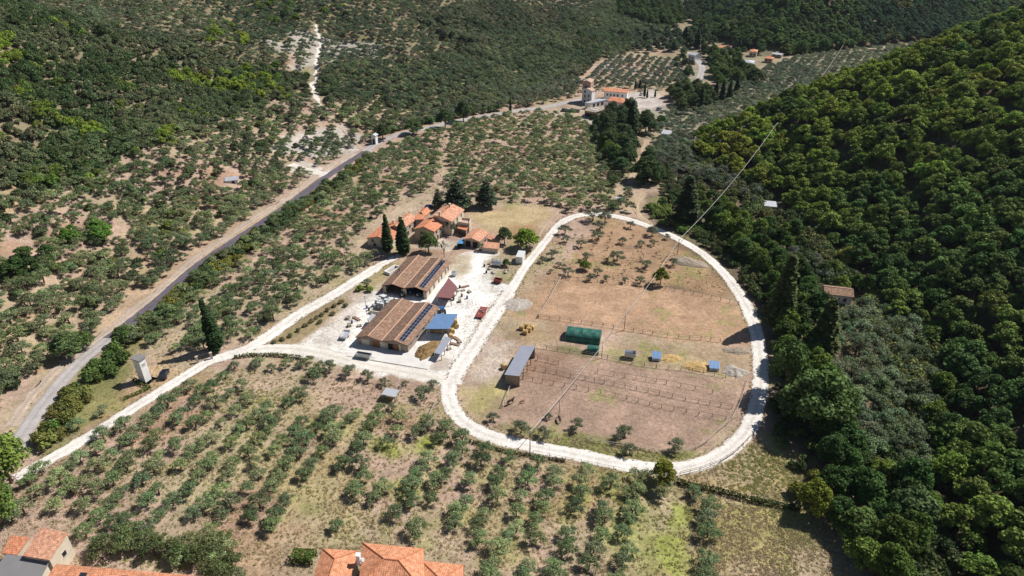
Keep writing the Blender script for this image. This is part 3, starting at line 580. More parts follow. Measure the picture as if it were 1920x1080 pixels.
# 2 strip between the two roads
put('olive', grid_pts(pad([(80, 860), (170, 770), (240, 720), (330, 640), (420, 640), (330, 700), (230, 765), (120, 840)]), 6, 5.6, 1.4, 30, 5), .8, 1.15, otint, 'strip', (.8, 1), keep=.85, m=1.2, mask=lambda x, y: ~inside(x, y, GP([(235, 655), (330, 660), (345, 715), (290, 735), (235, 720)])))
put('shrub', grid_pts(pad([(60, 842), (100, 780), (150, 715), (215, 655), (262, 622), (262, 660), (225, 690), (165, 760), (100, 845)]), 2.6, 2.6, .8, 30, 6), .9, 1.9, mixt((.11, .17, .045), (.20, .21, .06), 12, 71, .5, 6), 'strip', keep=.75, m=.8)
# 3 middle grove
MG = pad([(218, 655), (262, 612), (345, 540), (440, 462), (540, 398), (620, 345), (690, 292), (760, 268), (860, 235), (960, 216), (1065, 212), (1110, 240), (1135, 300), (1150, 345), (1175, 400), (1140, 396), (1060, 398), (1010, 380), (880, 378), (800, 362), (755, 378), (700, 412), (655, 455), (672, 485), (740, 478), (690, 508), (620, 548), (560, 582), (500, 622), (440, 652), (385, 668), (330, 640)])
def dens3(x, y): return fbm(x, y, 30, 81) + (y - 170) / 300 > .34
put('olive', grid_pts(MG, 5.1, 4.5, 1.0, 20, 7), .9, 1.35, mixt((.165, .225, .10), (.25, .295, .14), 25, 61), 'mid', (.8, 1.05), keep=.93, m=.8, mask=dens3)
put('shrub', grid_pts(MG, 9, 9, 3.5, 20, 8), .5, 1.2, mixt((.17, .19, .10), (.30, .26, .15), 15, 66), 'mid', keep=.5, m=.5)
# hedge bank below the asphalt road
HB = pad([(232, 640), (300, 575), (392, 500), (470, 440), (560, 385), (640, 330), (690, 292), (702, 300), (640, 352), (560, 405), (475, 468), (395, 530), (318, 596), (250, 650)])
put('shrub', grid_pts(HB, 2.0, 2.0, .7, 20, 9), .9, 1.6, mixt((.08, .12, .045), (.23, .235, .05), 9, 72, .5, 9), 'bank', keep=.8, m=.5)
# 4-5 left hill: olives low down, scrub above
LH = [p for p in LFOOT if 50 < p[1] < 1400]
def left_region(x, y): return inside(x, y, LPOLY)
hx, hy = [], []
rng = np.random.default_rng(4)
BIG = [(-330, 70), (-120, 60), (-108, 200), (-92, 295), (-80, 330), (-50, 375), (0, 412), (42, 484), (65, 530), (128, 612), (185, 800), (200, 1150), (-520, 1150), (-520, 300)]
OPENP = GP([(0, 640), (0, 345), (120, 330), (330, 390), (430, 440), (560, 335), (610, 330), (400, 500), (215, 640), (60, 780)])
def dlow(x, y): return fbm(x, y, 20, 83) > np.where(inside(x, y, OPENP), .33, .14)
def lh_mask(lo, hi, dens=None):
    def f(x, y):
        d = dist_poly(x, y, LFOOT); u, v, Z = proj(x, y, zt(x, y)); ok = inside(x, y, LPOLY) & (d > lo) & (d < hi) & (u > -330) & (u < 2100) & (v > -260)
        if dens is not None: ok &= dens(x, y)
        return ok
    return f
def not_stony(px):
    W_ = [GP(q) for q in px]
    def f(x, y):
        ok = np.ones(x.shape, bool)
        for w_ in W_: ok &= ~(inside(x, y, w_) & (fbm(x, y, 7, 93) > .56))
        return ok
    return f
STN = not_stony([[(500, 262), (560, 240), (640, 232), (700, 240), (690, 285), (600, 320), (545, 312)], [(525, 85), (560, 60), (600, 55), (690, 85), (680, 112), (560, 150), (520, 130)], [(545, 175), (580, 160), (600, 195), (560, 200)],
                 [(0, 350), (100, 335), (110, 370), (0, 395)], [(100, 400), (260, 380), (300, 420), (130, 440)]])
put('olive', grid_pts(BIG, 4.1, 3.8, 1.1, 10, 10), .85, 1.45, mixt((.13, .18, .085), (.22, .265, .125), 30, 62), 'lslope', (.8, 1.05), keep=.9, m=1, mask=lh_mask(.5, 72, lambda x, y: STN(x, y) & dlow(x, y)))
scr = mixt((.085, .135, .05), (.17, .195, .10), 24, 63, .5, 4, c=(.24, .33, .045), cthr=.66)
put('shrub', grid_pts(BIG, 2.9, 2.8, 1.0, 25, 12), .9, 1.9, scr, 'lhill', (.9, 1.5), keep=.92, m=.8, mask=lambda x, y: lh_mask(52, 700, lambda x, y: STN(x, y) & (fbm(x, y, 7, 84) + fbm(x, y, 30, 87) > .42))(x, y) & (y < 400))
put('olive', grid_pts(BIG, 4.5, 4.3, 1.3, 25, 13), .9, 1.5, mixt((.12, .165, .095), (.19, .225, .125), 40, 64, .5, 4), 'farhill', (.85, 1.05), keep=.95, m=1, mask=lambda x, y: lh_mask(2, 800, lambda x, y: STN(x, y) & (fbm(x, y, 12, 86) > .16))(x, y) & (y > 385))
put('shrub', grid_pts(BIG, 6, 6, 2, 25, 14), 1.0, 1.9, mixt((.08, .11, .05), (.19, .24, .05), 24, 65, .6), 'lslope', (.8, 1.2), keep=.35, m=1, mask=lh_mask(4, 60))
for px, n, k in (([(390, 45), (430, 40), (465, 85), (450, 110), (405, 105), (375, 70)], 26, LIME), ([(390, 140), (440, 130), (500, 150), (530, 180), (520, 200), (460, 185), (400, 165)], 34, LIME), ([(380, 20), (470, 0), (560, 0), (570, 50), (500, 50), (420, 20)], 30, (.17, .25, .05)),
                 ([(480, 140), (520, 130), (540, 180), (505, 195)], 12, (.16, .26, .05)), ([(60, 210), (110, 200), (115, 240), (70, 245)], 10, (.2, .27, .05)), ([(155, 245), (195, 250), (190, 275), (150, 265)], 9, LIME), ([(298, 250), (330, 250), (330, 275), (300, 275)], 8, LIME),
                 ([(50, 335), (110, 330), (125, 355), (55, 360)], 9, (.18, .26, .05)), ([(125, 430), (205, 432), (205, 462), (125, 460)], 16, (.15, .27, .05)), ([(15, 490), (100, 485), (100, 525), (15, 525)], 12, (.08, .15, .04)), ([(520, 30), (555, 5), (570, 50), (540, 60)], 8, DKG),
                 ([(130, 590), (225, 560), (235, 580), (150, 650), (100, 660)], 0, DKG), ([(600, 20), (640, 15), (640, 45), (610, 40)], 7, (.2, .28, .05)), ([(620, 40), (690, 35), (690, 52), (640, 52)], 8, DKG), ([(780, 30), (830, 25), (850, 80), (950, 75), (960, 95), (850, 95), (785, 60)], 24, (.07, .10, .055)),
                 ([(1040, 60), (1130, 70), (1125, 110), (1090, 110)], 22, (.11, .18, .05)), ([(200, 55), (250, 60), (255, 90), (190, 85)], 10, (.1, .14, .05)), ([(135, 60), (180, 70), (185, 95), (140, 90)], 8, (.08, .13, .045))):
    W_ = GP(px); A = np.array(W_); rr = np.random.default_rng(int(px[0][0])); P_ = rr.uniform(A.min(0), A.max(0), (int(n * 3.2) + 1, 2)); P_ = P_[inside(P_[:, 0], P_[:, 1], W_)][:n]
    put('oak', P_, .5, .95, k, 'lhill', (.75, 1.0), m=1)
# 7 wooded spur behind the hamlet
SP7 = GP([(790, 30), (900, 5), (1060, 20), (1130, 60), (1120, 110), (1090, 145), (1000, 140), (930, 110), (840, 80)])
put('shrub', grid_pts(SP7, 4.2, 4.2, 1.3, 5, 15), 1.5, 2.5, mixt((.09, .12, .06), (.16, .16, .09), 26, 67), 'farhill', keep=.8)
# 8 olive plain beyond the oak spur, in lines
P8 = pad([(1205, 262), (1250, 215), (1330, 170), (1420, 135), (1500, 108), (1690, 88), (1760, 80), (1800, 90), (1460, 240), (1290, 292), (1205, 300)])
put('olive', grid_pts(P8, 5.2, 4.0, .8, 30, 16), .95, 1.4, mixt((.15, .195, .125), (.21, .25, .15), 40, 68), 'plain', (.8, 1), keep=.92, mask=lambda x, y: ~inside(x, y, RPOLY))
P8b = pad([(1095, 145), (1150, 105), (1230, 110), (1290, 125), (1298, 150), (1250, 160), (1200, 165), (1120, 172), (1080, 165)])
put('olive', grid_pts(P8b, 5.8, 4.6, .8, 20, 17), .9, 1.3, (.15, .185, .13), 'plain', keep=.93)
P8c = pad([(1180, 300), (1290, 295), (1420, 360), (1450, 400), (1340, 350), (1290, 335), (1230, 335)])
put('olive', grid_pts(P8c, 5.4, 4.6, .8, 20, 18), 1.0, 1.4, (.17, .19, .135), 'plain', keep=.8, mask=lambda x, y: ~inside(x, y, RPOLY))
# 9 oak hill on the right, and the far wooded hill
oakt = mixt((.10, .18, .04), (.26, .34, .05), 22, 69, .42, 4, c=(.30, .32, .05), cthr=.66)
def rh_mask(x, y):
    z = zt(x, y); u, v, Z = proj(x, y, z); return inside(x, y, RPOLY) & (u < 2330) & (v > -60) & (v < 1400)
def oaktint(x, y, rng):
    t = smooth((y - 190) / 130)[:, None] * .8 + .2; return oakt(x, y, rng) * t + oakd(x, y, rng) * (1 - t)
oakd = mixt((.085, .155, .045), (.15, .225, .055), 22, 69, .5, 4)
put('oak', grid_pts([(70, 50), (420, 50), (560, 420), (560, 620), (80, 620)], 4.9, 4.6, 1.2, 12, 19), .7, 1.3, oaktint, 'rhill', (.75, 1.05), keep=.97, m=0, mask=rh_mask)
def fh_mask(x, y):
    z = zt(x, y); u, v, Z = proj(x, y, z); return inside(x, y, FPOLY) & (u < 2200) & (v > -130)
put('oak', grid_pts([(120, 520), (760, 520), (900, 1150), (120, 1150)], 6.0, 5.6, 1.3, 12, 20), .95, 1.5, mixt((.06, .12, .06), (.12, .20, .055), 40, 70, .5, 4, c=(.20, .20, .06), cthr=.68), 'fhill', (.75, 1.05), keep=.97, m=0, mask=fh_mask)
# 11 silvery olives in the hollow under the oak hill
P11 = pad([(1600, 575), (1660, 590), (1735, 640), (1755, 720), (1760, 800), (1748, 900), (1700, 900), (1640, 860), (1590, 800), (1545, 740), (1540, 640), (1565, 590)])
put('olive', grid_pts(P11, 4.9, 4.5, .7, 5, 21), 1.15, 1.55, (.175, .23, .125), 'hollow', (.85, 1.05), keep=.95)
P11b = pad([(1400, 480), (1500, 470), (1600, 540), (1600, 580), (1520, 560), (1440, 540)])
put('olive', grid_pts(P11b, 5.4, 5, .7, 5, 22), 1.0, 1.4, (.17, .19, .13), 'hollow', keep=.7)
# 10 streamside belt and woodland edge
bt = mixt((.06, .12, .03), (.14, .21, .035), 12, 73, .5, 6)
for k, (px, s0, s1, n_, kp) in enumerate([([(1310, 420), (1400, 440), (1470, 500), (1540, 570), (1545, 640), (1470, 650), (1450, 570), (1420, 520), (1370, 470)], .7, 1.1, 5.4, .9),
    ([(1450, 640), (1540, 640), (1560, 720), (1620, 830), (1560, 880), (1480, 800), (1452, 720)], .8, 1.2, 5.6, .95), ([(1270, 380), (1330, 370), (1400, 420), (1500, 440), (1520, 480), (1400, 470), (1310, 430)], .5, .85, 5.0, .8),
    ([(1500, 890), (1600, 850), (1700, 920), (1760, 960), (1760, 1090), (1640, 1090), (1560, 1000)], .75, 1.1, 5.6, .9), ([(1740, 700), (1770, 720), (1790, 950), (1750, 960), (1735, 880)], .7, 1.1, 5.4, .9),
    ([(1120, 270), (1145, 255), (1200, 330), (1195, 345), (1140, 300)], .7, 1.0, 5, .9), ([(1560, 500), (1640, 560), (1600, 565), (1540, 520)], .6, .9, 5, .8)]):
    put('tree', grid_pts(pad(px), n_, n_, 1.1, 7, 30 + k), s0, s1, bt, 'belt', (.75, 1.0), keep=kp, m=1.2)
for k, (px, s0, s1, n_, tn) in enumerate([([(1200, 390), (1250, 380), (1260, 430), (1225, 425)], .8, 1.6, 2.5, (0.225, 0.285, 0.075)), ([(1265, 420), (1320, 425), (1310, 450), (1270, 440)], .8, 1.4, 2.6, (0.180, 0.285, 0.060)), ([(1300, 440), (1400, 470), (1440, 560), (1440, 640), (1420, 600), (1400, 540), (1350, 490)], .7, 1.5, 3.4, (0.090, 0.135, 0.045)),
    ([(1445, 650), (1470, 650), (1480, 800), (1520, 880), (1480, 880), (1430, 800)], .7, 1.5, 3.2, (0.090, 0.135, 0.045)), ([(1480, 905), (1540, 890), (1570, 930), (1500, 945)], 1.2, 2.0, 2.6, (0.210, 0.240, 0.045)), ([(1240, 300), (1290, 320), (1330, 360), (1240, 370)], .8, 1.5, 3.2, (0.120, 0.150, 0.075))]):
    put('shrub', grid_pts(pad(px), n_, n_, .7, 7, 50 + k), s0, s1, tn, 'edge', keep=.85, m=.6)
for k, (px, s0, s1, n_, tn, kd) in enumerate([([(1210, 190), (1250, 175), (1300, 165), (1335, 175), (1330, 200), (1290, 215), (1250, 215)], .85, 1.15, 6.5, (0.112, 0.152, 0.056), 'tree'), ([(1140, 215), (1185, 205), (1215, 230), (1220, 260), (1190, 300), (1150, 290), (1125, 250)], .85, 1.25, 6.0, (0.080, 0.120, 0.045), 'tree'),
    ([(1330, 110), (1400, 118), (1425, 140), (1400, 158), (1350, 165), (1325, 150)], .8, 1.2, 6.5, (0.120, 0.184, 0.048), 'tree'), ([(1300, 40), (1440, 30), (1560, 60), (1540, 92), (1470, 95), (1380, 78), (1310, 75)], .8, 1.25, 7, (0.088, 0.136, 0.048), 'tree'),
    ([(1150, 70), (1260, 60), (1290, 70), (1280, 100), (1200, 100)], .6, .9, 7, (0.120, 0.160, 0.096), 'tree'), ([(1150, 0), (1270, 0), (1285, 50), (1230, 55), (1160, 30)], .8, 1.3, 7, (0.096, 0.152, 0.048), 'tree'), ([(1300, 0), (1420, 0), (1400, 30), (1310, 40)], .9, 1.4, 8, (0.072, 0.120, 0.048), 'tree'),
    ([(1420, 90), (1470, 85), (1560, 88), (1540, 100), (1450, 105)], .5, .8, 5, (0.128, 0.208, 0.048), 'tree')]):
    put(kd, grid_pts(pad(px), n_, n_, 1.2, 7, 70 + k), s0, s1, tn, 'far', (.7, 1.0), keep=.9, m=2, mask=lambda x, y: ~inside(x, y, GP([(1185, 180), (1238, 165), (1262, 200), (1235, 215), (1190, 212)])) & ~inside(x, y, GP([(1080, 150), (1190, 150), (1200, 215), (1085, 220)])))

put('shrub', grid_pts(pad([(1230, 380), (1290, 340), (1440, 400), (1560, 500), (1600, 580), (1560, 700), (1600, 830), (1750, 880), (1745, 1000), (1560, 900), (1470, 800), (1450, 640), (1420, 560), (1330, 460), (1250, 430)]), 3.6, 3.6, 1.1, 7, 90), .9, 1.8, mixt((.08, .12, .04), (.19, .20, .07), 12, 91, .5, 6), 'edge', keep=.8, m=1)
put('tree', grid_pts(pad([(1278, 0), (1345, 0), (1330, 60), (1325, 108), (1288, 104), (1290, 50)]), 7, 7, 1.2, 7, 92), .7, 1.1, (.09, .13, .06), 'far', (.7, 1.0), keep=.9, m=2)
put('olive', grid_pts(pad([(700, 236), (860, 198), (1000, 168), (1085, 148), (1086, 172), (960, 196), (830, 230), (705, 256)]), 5.2, 4.8, 1, 10, 93), .9, 1.35, (.19, .21, .14), 'plain', keep=.9, m=1.5)
put('olive', grid_pts(pad([(1195, 162), (1300, 152), (1290, 165), (1200, 172)]), 5, 5, 1, 10, 94), .9, 1.35, (.15, .18, .12), 'plain', keep=.9, m=1.5)

put('olive', grid_pts(pad([(100, 668), (150, 620), (190, 560), (300, 460), (430, 390), (560, 330), (660, 285), (668, 288), (606, 324), (540, 372), (450, 430), (370, 485), (290, 555), (215, 615), (165, 652)]), 5.6, 4.9, 1.0, 10, 103), .8, 1.25, mixt((.15, .185, .10), (.24, .27, .15), 30, 62), 'lslope', keep=.88, m=.6)
put('olive', grid_pts(pad([(1110, 330), (1170, 320), (1190, 350), (1200, 398), (1150, 398), (1125, 390), (1150, 360)]), 5.2, 4.8, 1, 10, 104), .9, 1.3, (.20, .23, .13), 'mid', keep=.85, m=.2)
put('shrub', grid_pts(pad([(1130, 290), (1250, 300), (1260, 345), (1200, 352), (1140, 350)]), 3.2, 3.2, 1, 10, 105), .9, 2.0, (.10, .14, .05), 'edge', keep=.75, m=.2)
put('tree', grid_pts(pad([(1318, 95), (1345, 80), (1345, 112), (1335, 150), (1322, 150)]), 7, 7, 1.5, 10, 108), .6, .95, (.11, .17, .055), 'far', (.7, 1), keep=.8, m=1)
put('tree', grid_pts(pad([(1375, 80), (1400, 78), (1405, 96), (1385, 106), (1378, 100)]), 6.5, 6.5, 1.5, 10, 109), .6, .95, (.09, .14, .05), 'far', (.7, 1), keep=.9, m=1)
put('tree', grid_pts(pad([(1262, 60), (1300, 60), (1300, 150), (1270, 150), (1262, 100)]), 7.5, 7.5, 1.5, 10, 106), .55, .9, (.10, .15, .06), 'far', (.7, 1), keep=.75, m=1)
STRIP = [p for p in LFOOT if 100 < p[1] < 420] + GP([(1080, 187), (960, 206), (800, 238), (690, 280), (610, 326), (540, 378), (450, 436), (370, 490), (290, 560), (215, 622), (150, 670), (100, 725), (40, 800)])
put('olive', grid_pts(STRIP, 4.2, 3.9, .9, 10, 100), .75, 1.2, mixt((.13, .18, .085), (.22, .265, .125), 30, 62), 'lslope', keep=.9, m=1.0, mask=dlow)
put('olive', grid_pts(pad([(960, 150), (1085, 130), (1090, 186), (1060, 190), (1000, 202), (950, 205)]), 4.8, 4.4, 1, 10, 101), .9, 1.35, (.18, .21, .13), 'plain', keep=.9, m=.6)
put('shrub', grid_pts(pad([(700, 268), (800, 238), (930, 212), (940, 204), (800, 228), (705, 252)]), 2.4, 2.4, .7, 10, 102), 1.0, 2.0, (.10, .15, .06), 'bank', keep=.85, m=.2)
def edge_mask(x, y): return ~inside(x, y, RPOLY) & (dist_poly(x, y, RFRONT) < 15) & (y > 75) & (y < 330)
put('shrub', grid_pts([(60, 60), (140, 60), (140, 340), (60, 340)], 3.0, 3.0, .9, 7, 95), 1.1, 2.1, mixt((.08, .12, .045), (.18, .20, .07), 12, 91, .5, 6), 'edge', keep=.9, m=.8, mask=edge_mask)
put('tree', grid_pts(pad([(1095, 240), (1150, 222), (1205, 290), (1250, 335), (1215, 350), (1160, 330), (1125, 290)]), 6.5, 6.5, 1.1, 7, 96), .65, 1.1, (.075, .12, .045), 'belt', (.75, 1.0), keep=.9, m=.6)
put('olive', grid_pts(pad([(1200, 255), (1290, 240), (1290, 300), (1330, 340), (1250, 330), (1215, 300)]), 5.2, 4.8, 1, 10, 97), .9, 1.4, (.17, .20, .13), 'plain', keep=.9, m=.3)
# keep only what the picture or a step to the side could show; nearest become things, the rest stuff
GENERIC = {('olive', 'fg'): ('grey-green olive tree in the foreground grove rows below the farm drive', 'olive trees in the foreground grove'),
 ('olive', 'strip'): ('small olive tree on the strip between asphalt road and white drive', 'olive trees between the two roads'),
 ('olive', 'mid'): ('olive tree in the grove between the asphalt road and the farmhouse', 'olive trees in the middle grove'),
 ('olive', 'lslope'): ('olive tree on the lower left hillside above the asphalt road', 'olive trees above the asphalt road'),
 ('olive', 'hollow'): ('silvery olive tree in the shaded hollow below the oak hill', 'olive trees in the hollow'),
 ('olive', 'plain'): ('small distant olive tree on the plain beyond the wooded spur', 'olive trees on the far plain'),
 ('olive', 'farhill'): ('small olive tree on the distant hillside behind the hamlet', 'olive trees on the far hillside'),
 ('oak', 'rhill'): ('dense green oak on the shaded wooded hillside on the right', 'oaks on the right hillside'),
 ('oak', 'fhill'): ('dark oak on the distant wooded hill', 'oaks on the distant hill'),
 ('oak', 'lhill'): ('broad bright green thicket tree among the scrub of the left hillside', 'thicket trees on the left hillside'),
 ('shrub', 'strip'): ('leafy green shrub on the bank below the pale road bend', 'shrubs below the road bend'),
 ('shrub', 'bank'): ('low shrub in the hedge bank along the asphalt road', 'shrubs of the roadside hedge bank'),
 ('shrub', 'mid'): ('small dry shrub between the olives of the middle grove', 'shrubs in the middle grove'),
 ('shrub', 'lhill'): ('grey-green scrub bush high on the left hillside', 'scrub bushes on the left hillside'),
 ('shrub', 'lslope'): ('darker bush among the olives above the asphalt road', 'bushes above the asphalt road'),
 ('shrub', 'farhill'): ('dark bush on the distant spur behind the hamlet', 'bushes on the distant spur'),
 ('shrub', 'edge'): ('leafy bush at the woodland edge beside the loop road', 'bushes along the woodland edge'),
 ('tree', 'belt'): ('tall dark green tree in the shady belt right of the loop road', 'trees of the belt beside the loop road'),
 ('tree', 'far'): ('round green tree around the distant hamlet', 'trees around the hamlet')}
STUFFN = {'olive': ('olive_grove', 'countless olive trees covering the far groves and slopes', 'olive grove'), 'oak': ('oak_wood', 'dense oak wood covering the right and far hills', 'wood'),
          'shrub': ('scrub', 'grey-green scrub covering the left hillside', 'scrub'), 'tree': ('woodland', 'woodland trees around the distant hamlet', 'woodland')}
def point_cloud(name, rows, kind, label, cat):
    V = np.array([(r[1], r[2], 0) for r in rows]); V[:, 2] = zt(V[:, 0], V[:, 1]); n = len(rows)
    me = bpy.data.meshes.new(name); me.vertices.add(n); me.vertices.foreach_set('co', V.astype(np.float32).ravel())
    at = me.attributes.new('tint', 'FLOAT_VECTOR', 'POINT'); at.data.foreach_set('vector', np.array([r[5] for r in rows], np.float32).ravel())
    at = me.attributes.new('sclv', 'FLOAT_VECTOR', 'POINT'); at.data.foreach_set('vector', np.array([(r[3], r[3], r[3] * r[4]) for r in rows], np.float32).ravel())
    rng = np.random.default_rng(5); at = me.attributes.new('rotv', 'FLOAT_VECTOR', 'POINT'); rv = np.zeros((n, 3), np.float32); rv[:, 2] = rng.uniform(0, 6.28, n); at.data.foreach_set('vector', rv.ravel())
    o = link(name, me); ng = bpy.data.node_groups.new(name, 'GeometryNodeTree')
    ng.interface.new_socket('Geometry', in_out='INPUT', socket_type='NodeSocketGeometry'); ng.interface.new_socket('Geometry', in_out='OUTPUT', socket_type='NodeSocketGeometry')
    gi = ng.nodes.new('NodeGroupInput'); go = ng.nodes.new('NodeGroupOutput'); L = ng.links.new
    jo = ng.nodes.new('GeometryNodeJoinGeometry')
    for src in SRC[kind]:
        oi = ng.nodes.new('GeometryNodeObjectInfo'); oi.inputs['Object'].default_value = src; oi.inputs['As Instance'].default_value = True; L(oi.outputs['Geometry'], jo.inputs[0])
    io = ng.nodes.new('GeometryNodeInstanceOnPoints'); io.inputs['Pick Instance'].default_value = True
    L(gi.outputs[0], io.inputs['Points']); L(jo.outputs[0], io.inputs['Instance'])
    for nm, sk in (('rotv', 'Rotation'), ('sclv', 'Scale')):
        na = ng.nodes.new('GeometryNodeInputNamedAttribute'); na.data_type = 'FLOAT_VECTOR'; na.inputs['Name'].default_value = nm; L(na.outputs['Attribute'], io.inputs[sk])
    rv_ = ng.nodes.new('FunctionNodeRandomValue'); rv_.data_type = 'INT'; rv_.inputs[4].default_value = 0; rv_.inputs[5].default_value = 999; L(rv_.outputs[2], io.inputs['Instance Index'])
    L(io.outputs[0], go.inputs[0]); md = o.modifiers.new('scatter', 'NODES'); md.node_group = ng
    return tag(o, label, cat, kind='stuff')
CLEAR = [GP(q) for q in ([(1340, 78), (1380, 78), (1380, 106), (1340, 106)], [(1384, 104), (1417, 104), (1417, 136), (1384, 136)], [(1400, 86), (1424, 86), (1424, 110), (1400, 110)], [(1428, 96), (1470, 96), (1470, 120), (1428, 124)], [(1284, 92), (1308, 92), (1310, 116), (1284, 116)],
    [(1538, 543), (1612, 546), (1618, 592), (1538, 592)], [(1425, 378), (1465, 378), (1465, 402), (1425, 402)], [(410, 324), (454, 324), (456, 347), (410, 347)], [(1235, 244), (1262, 244), (1262, 262), (1235, 262)], [(236, 655), (330, 660), (345, 715), (290, 735), (236, 720)], [(1148, 368), (1172, 368), (1172, 384), (1148, 384)])]
_cx = np.array([p[1] for p in PL]); _cy = np.array([p[2] for p in PL]); _k = np.ones(len(PL), bool)
for q in CLEAR: _k &= ~inside(_cx, _cy, q)
PL = [p for p, k in zip(PL, _k) if k]
SRC = {}
for kind in ('olive', 'oak', 'shrub', 'tree'):
    rows = [r for r in PL if r[0] == kind]; X_ = np.array([r[1] for r in rows]); Y_ = np.array([r[2] for r in rows]); Z_ = zt(X_, Y_)
    u, v, dd = proj(X_, Y_, Z_ + 2); sc = np.array([r[3] for r in rows]); keep = (u > -420) & (u < 2340) & (v > -300) & (v < 1500); vis = (u > -10) & (u < 1930) & (v > -15) & (v < 1110)
    big = np.where(vis & keep, sc / dd, -1); order = np.argsort(-big); lim = 298; near = set(order[:lim][big[order[:lim]] > 0].tolist()); rest = []
    if len([1 for b_ in big if b_ > 0]) <= lim + 2: near = set(np.where(big > 0)[0].tolist())
    for i in order:
        if not keep[i]: continue
        r = rows[i]
        if i in near:
            e = plant(kind, r[1], r[2], r[3], r[5], GENERIC[(kind, r[6])][0], GENERIC[(kind, r[6])][1], r[4])
            if len(SRC.setdefault(kind, [])) < len(PROTO[kind]):
                c = e if kind == 'shrub' else e.children[0]
                if c.data not in [q.data for q in SRC[kind]]: SRC[kind].append(c)
        else: rest.append(r)
    print(kind, len(near), len(rest))
    if rest: point_cloud(STUFFN[kind][0], rest, kind, STUFFN[kind][1], STUFFN[kind][2])
# ---------------------------------------------------------------- materials of built things
M_COPPI = mat_tiles('old brown roof tiles', (.27, .155, .105), (.42, .27, .19), (.20, .14, .11), mott=1.2, streak=.45)
M_COPPI_SHADE = mat_tiles('brown roof tiles with painted shade', (.20, .12, .085), (.33, .215, .155), (.15, .11, .09), mott=1.2, streak=.5)  # darker copy of the old tiles: shade painted on slopes away from the sun
M_TERRA = mat_tiles('orange roof tiles', (.64, .24, .13), (.74, .33, .19), (.56, .26, .17), mott=.7, streak=.35)
M_TERRA2 = mat_tiles('weathered orange roof tiles', (.58, .26, .16), (.72, .40, .27), (.68, .42, .30), mott=.8, streak=.55)
M_NEWT = mat_tiles('salmon roof tiles', (.66, .285, .155), (.72, .33, .19), (.70, .35, .22), mott=.5, streak=.3)
M_RIDGE = mat_plain('ridge tiles', (.62, .40, .29), .85, .25, 3)
M_RIDGEO = mat_plain('orange ridge tiles', (.55, .22, .11), .85, .25, 3)
M_STONE = mat_plain('limestone wall', (.47, .39, .31), .9, .28, 1.8, bump=.4)
M_STONED = mat_plain('grey stone wall', (.34, .28, .235), .9, .3, 1.8, bump=.4)
M_CREAM = mat_plain('cream plaster', (.66, .58, .46), .85, .1, .8)
M_WHITE = mat_plain('white plaster', (.78, .78, .79), .85, .1, .8)
M_PINKP = mat_plain('pink plaster', (.52, .36, .29), .85, .12, .8)
M_TAN = mat_plain('tan render', (.40, .33, .23), .85, .15, .8)
M_WOOD = mat_plain('stained wood door', (.26, .12, .055), .7, .3, 3)
M_WOODG = mat_plain('grey weathered wood', (.34, .28, .22), .85, .3, 3)
M_WOODD = mat_plain('dark wood', (.11, .075, .05), .85, .3, 3)
M_DARK = mat_plain('painted dark interior', (.02, .02, .022), .8, .2)  # near-black colour, on the bays it stands in for the shade inside
M_GLASS = mat_plain('window glass', (.03, .035, .045), .12, .2, 1, spec=.6)
M_FRAME = mat_plain('pale window surround', (.55, .50, .44), .8, .1)
M_PV = mat_plain('solar cells', (.016, .022, .05), .18, .15, 3, spec=.6)
M_ALU = mat_plain('aluminium frame', (.55, .58, .65), .35, .08, 1, metal=.6)
M_BLUER = mat_corr('blue corrugated sheet', (.15, .26, .46), .1, .5)
M_GREYR = mat_corr('grey corrugated sheet', (.40, .42, .50), .3, .5)
M_LGREY = mat_corr('pale galvanised sheet', (.55, .57, .62), .3, .45)
M_MAROON = mat_corr('maroon corrugated sheet', (.25, .115, .115), .05, .6)
M_FIBRE = mat_corr('fibre cement sheets', (.23, .225, .235), 0, .9)
M_STEEL = mat_plain('galvanised steel', (.33, .34, .35), .5, .15, 2, metal=.7)
M_RUST = mat_plain('rusty steel', (.25, .11, .07), .8, .35, 2)
M_CARW = mat_plain('white car paint', (.70, .70, .70), .25, .03, 1, spec=.5)
M_CARB = mat_plain('black car paint', (.012, .016, .035), .2, .05, 1, spec=.6)
M_CARG = mat_plain('grey car paint', (.22, .23, .25), .3, .05, 1, metal=.3)
M_CARR = mat_plain('faded red paint', (.27, .06, .05), .6, .4, 2)
M_CARBL = mat_plain('blue paint', (.03, .12, .36), .4, .12, 2)
M_RUBB = mat_plain('tyre rubber', (.02, .02, .02), .85, .2)
M_TARP = mat_plain('green net tarpaulin', (.025, .13, .10), .6, .45, 1.1, bump=.5)
M_TARPL = mat_plain('pale green net', (.12, .24, .19), .6, .4, 1.1, bump=.4)
M_TARPB = mat_plain('blue tarpaulin', (.10, .27, .50), .5, .2, 1.5)
M_PLAST = mat_plain('white plastic', (.62, .64, .66), .5, .12, 2)
M_HAY = mat_plain('hay', (.50, .34, .15), .95, .35, 3, bump=.8)
M_HAYD = mat_plain('manure and straw', (.24, .155, .07), .95, .5, 1.2, bump=1.0)
M_POLEW = mat_plain('wooden pole', (.20, .165, .14), .85, .25, 3)
M_RAIL = mat_plain('bleached rail', (.50, .42, .35), .85, .2, 3)
M_CABLE = mat_plain('cable sheath', (.50, .49, .47), .5, .05)
M_ROCK = mat_plain('pale stones', (.40, .36, .32), .9, .3, 1.5, bump=.5)
M_HEDGE = M_LEAF

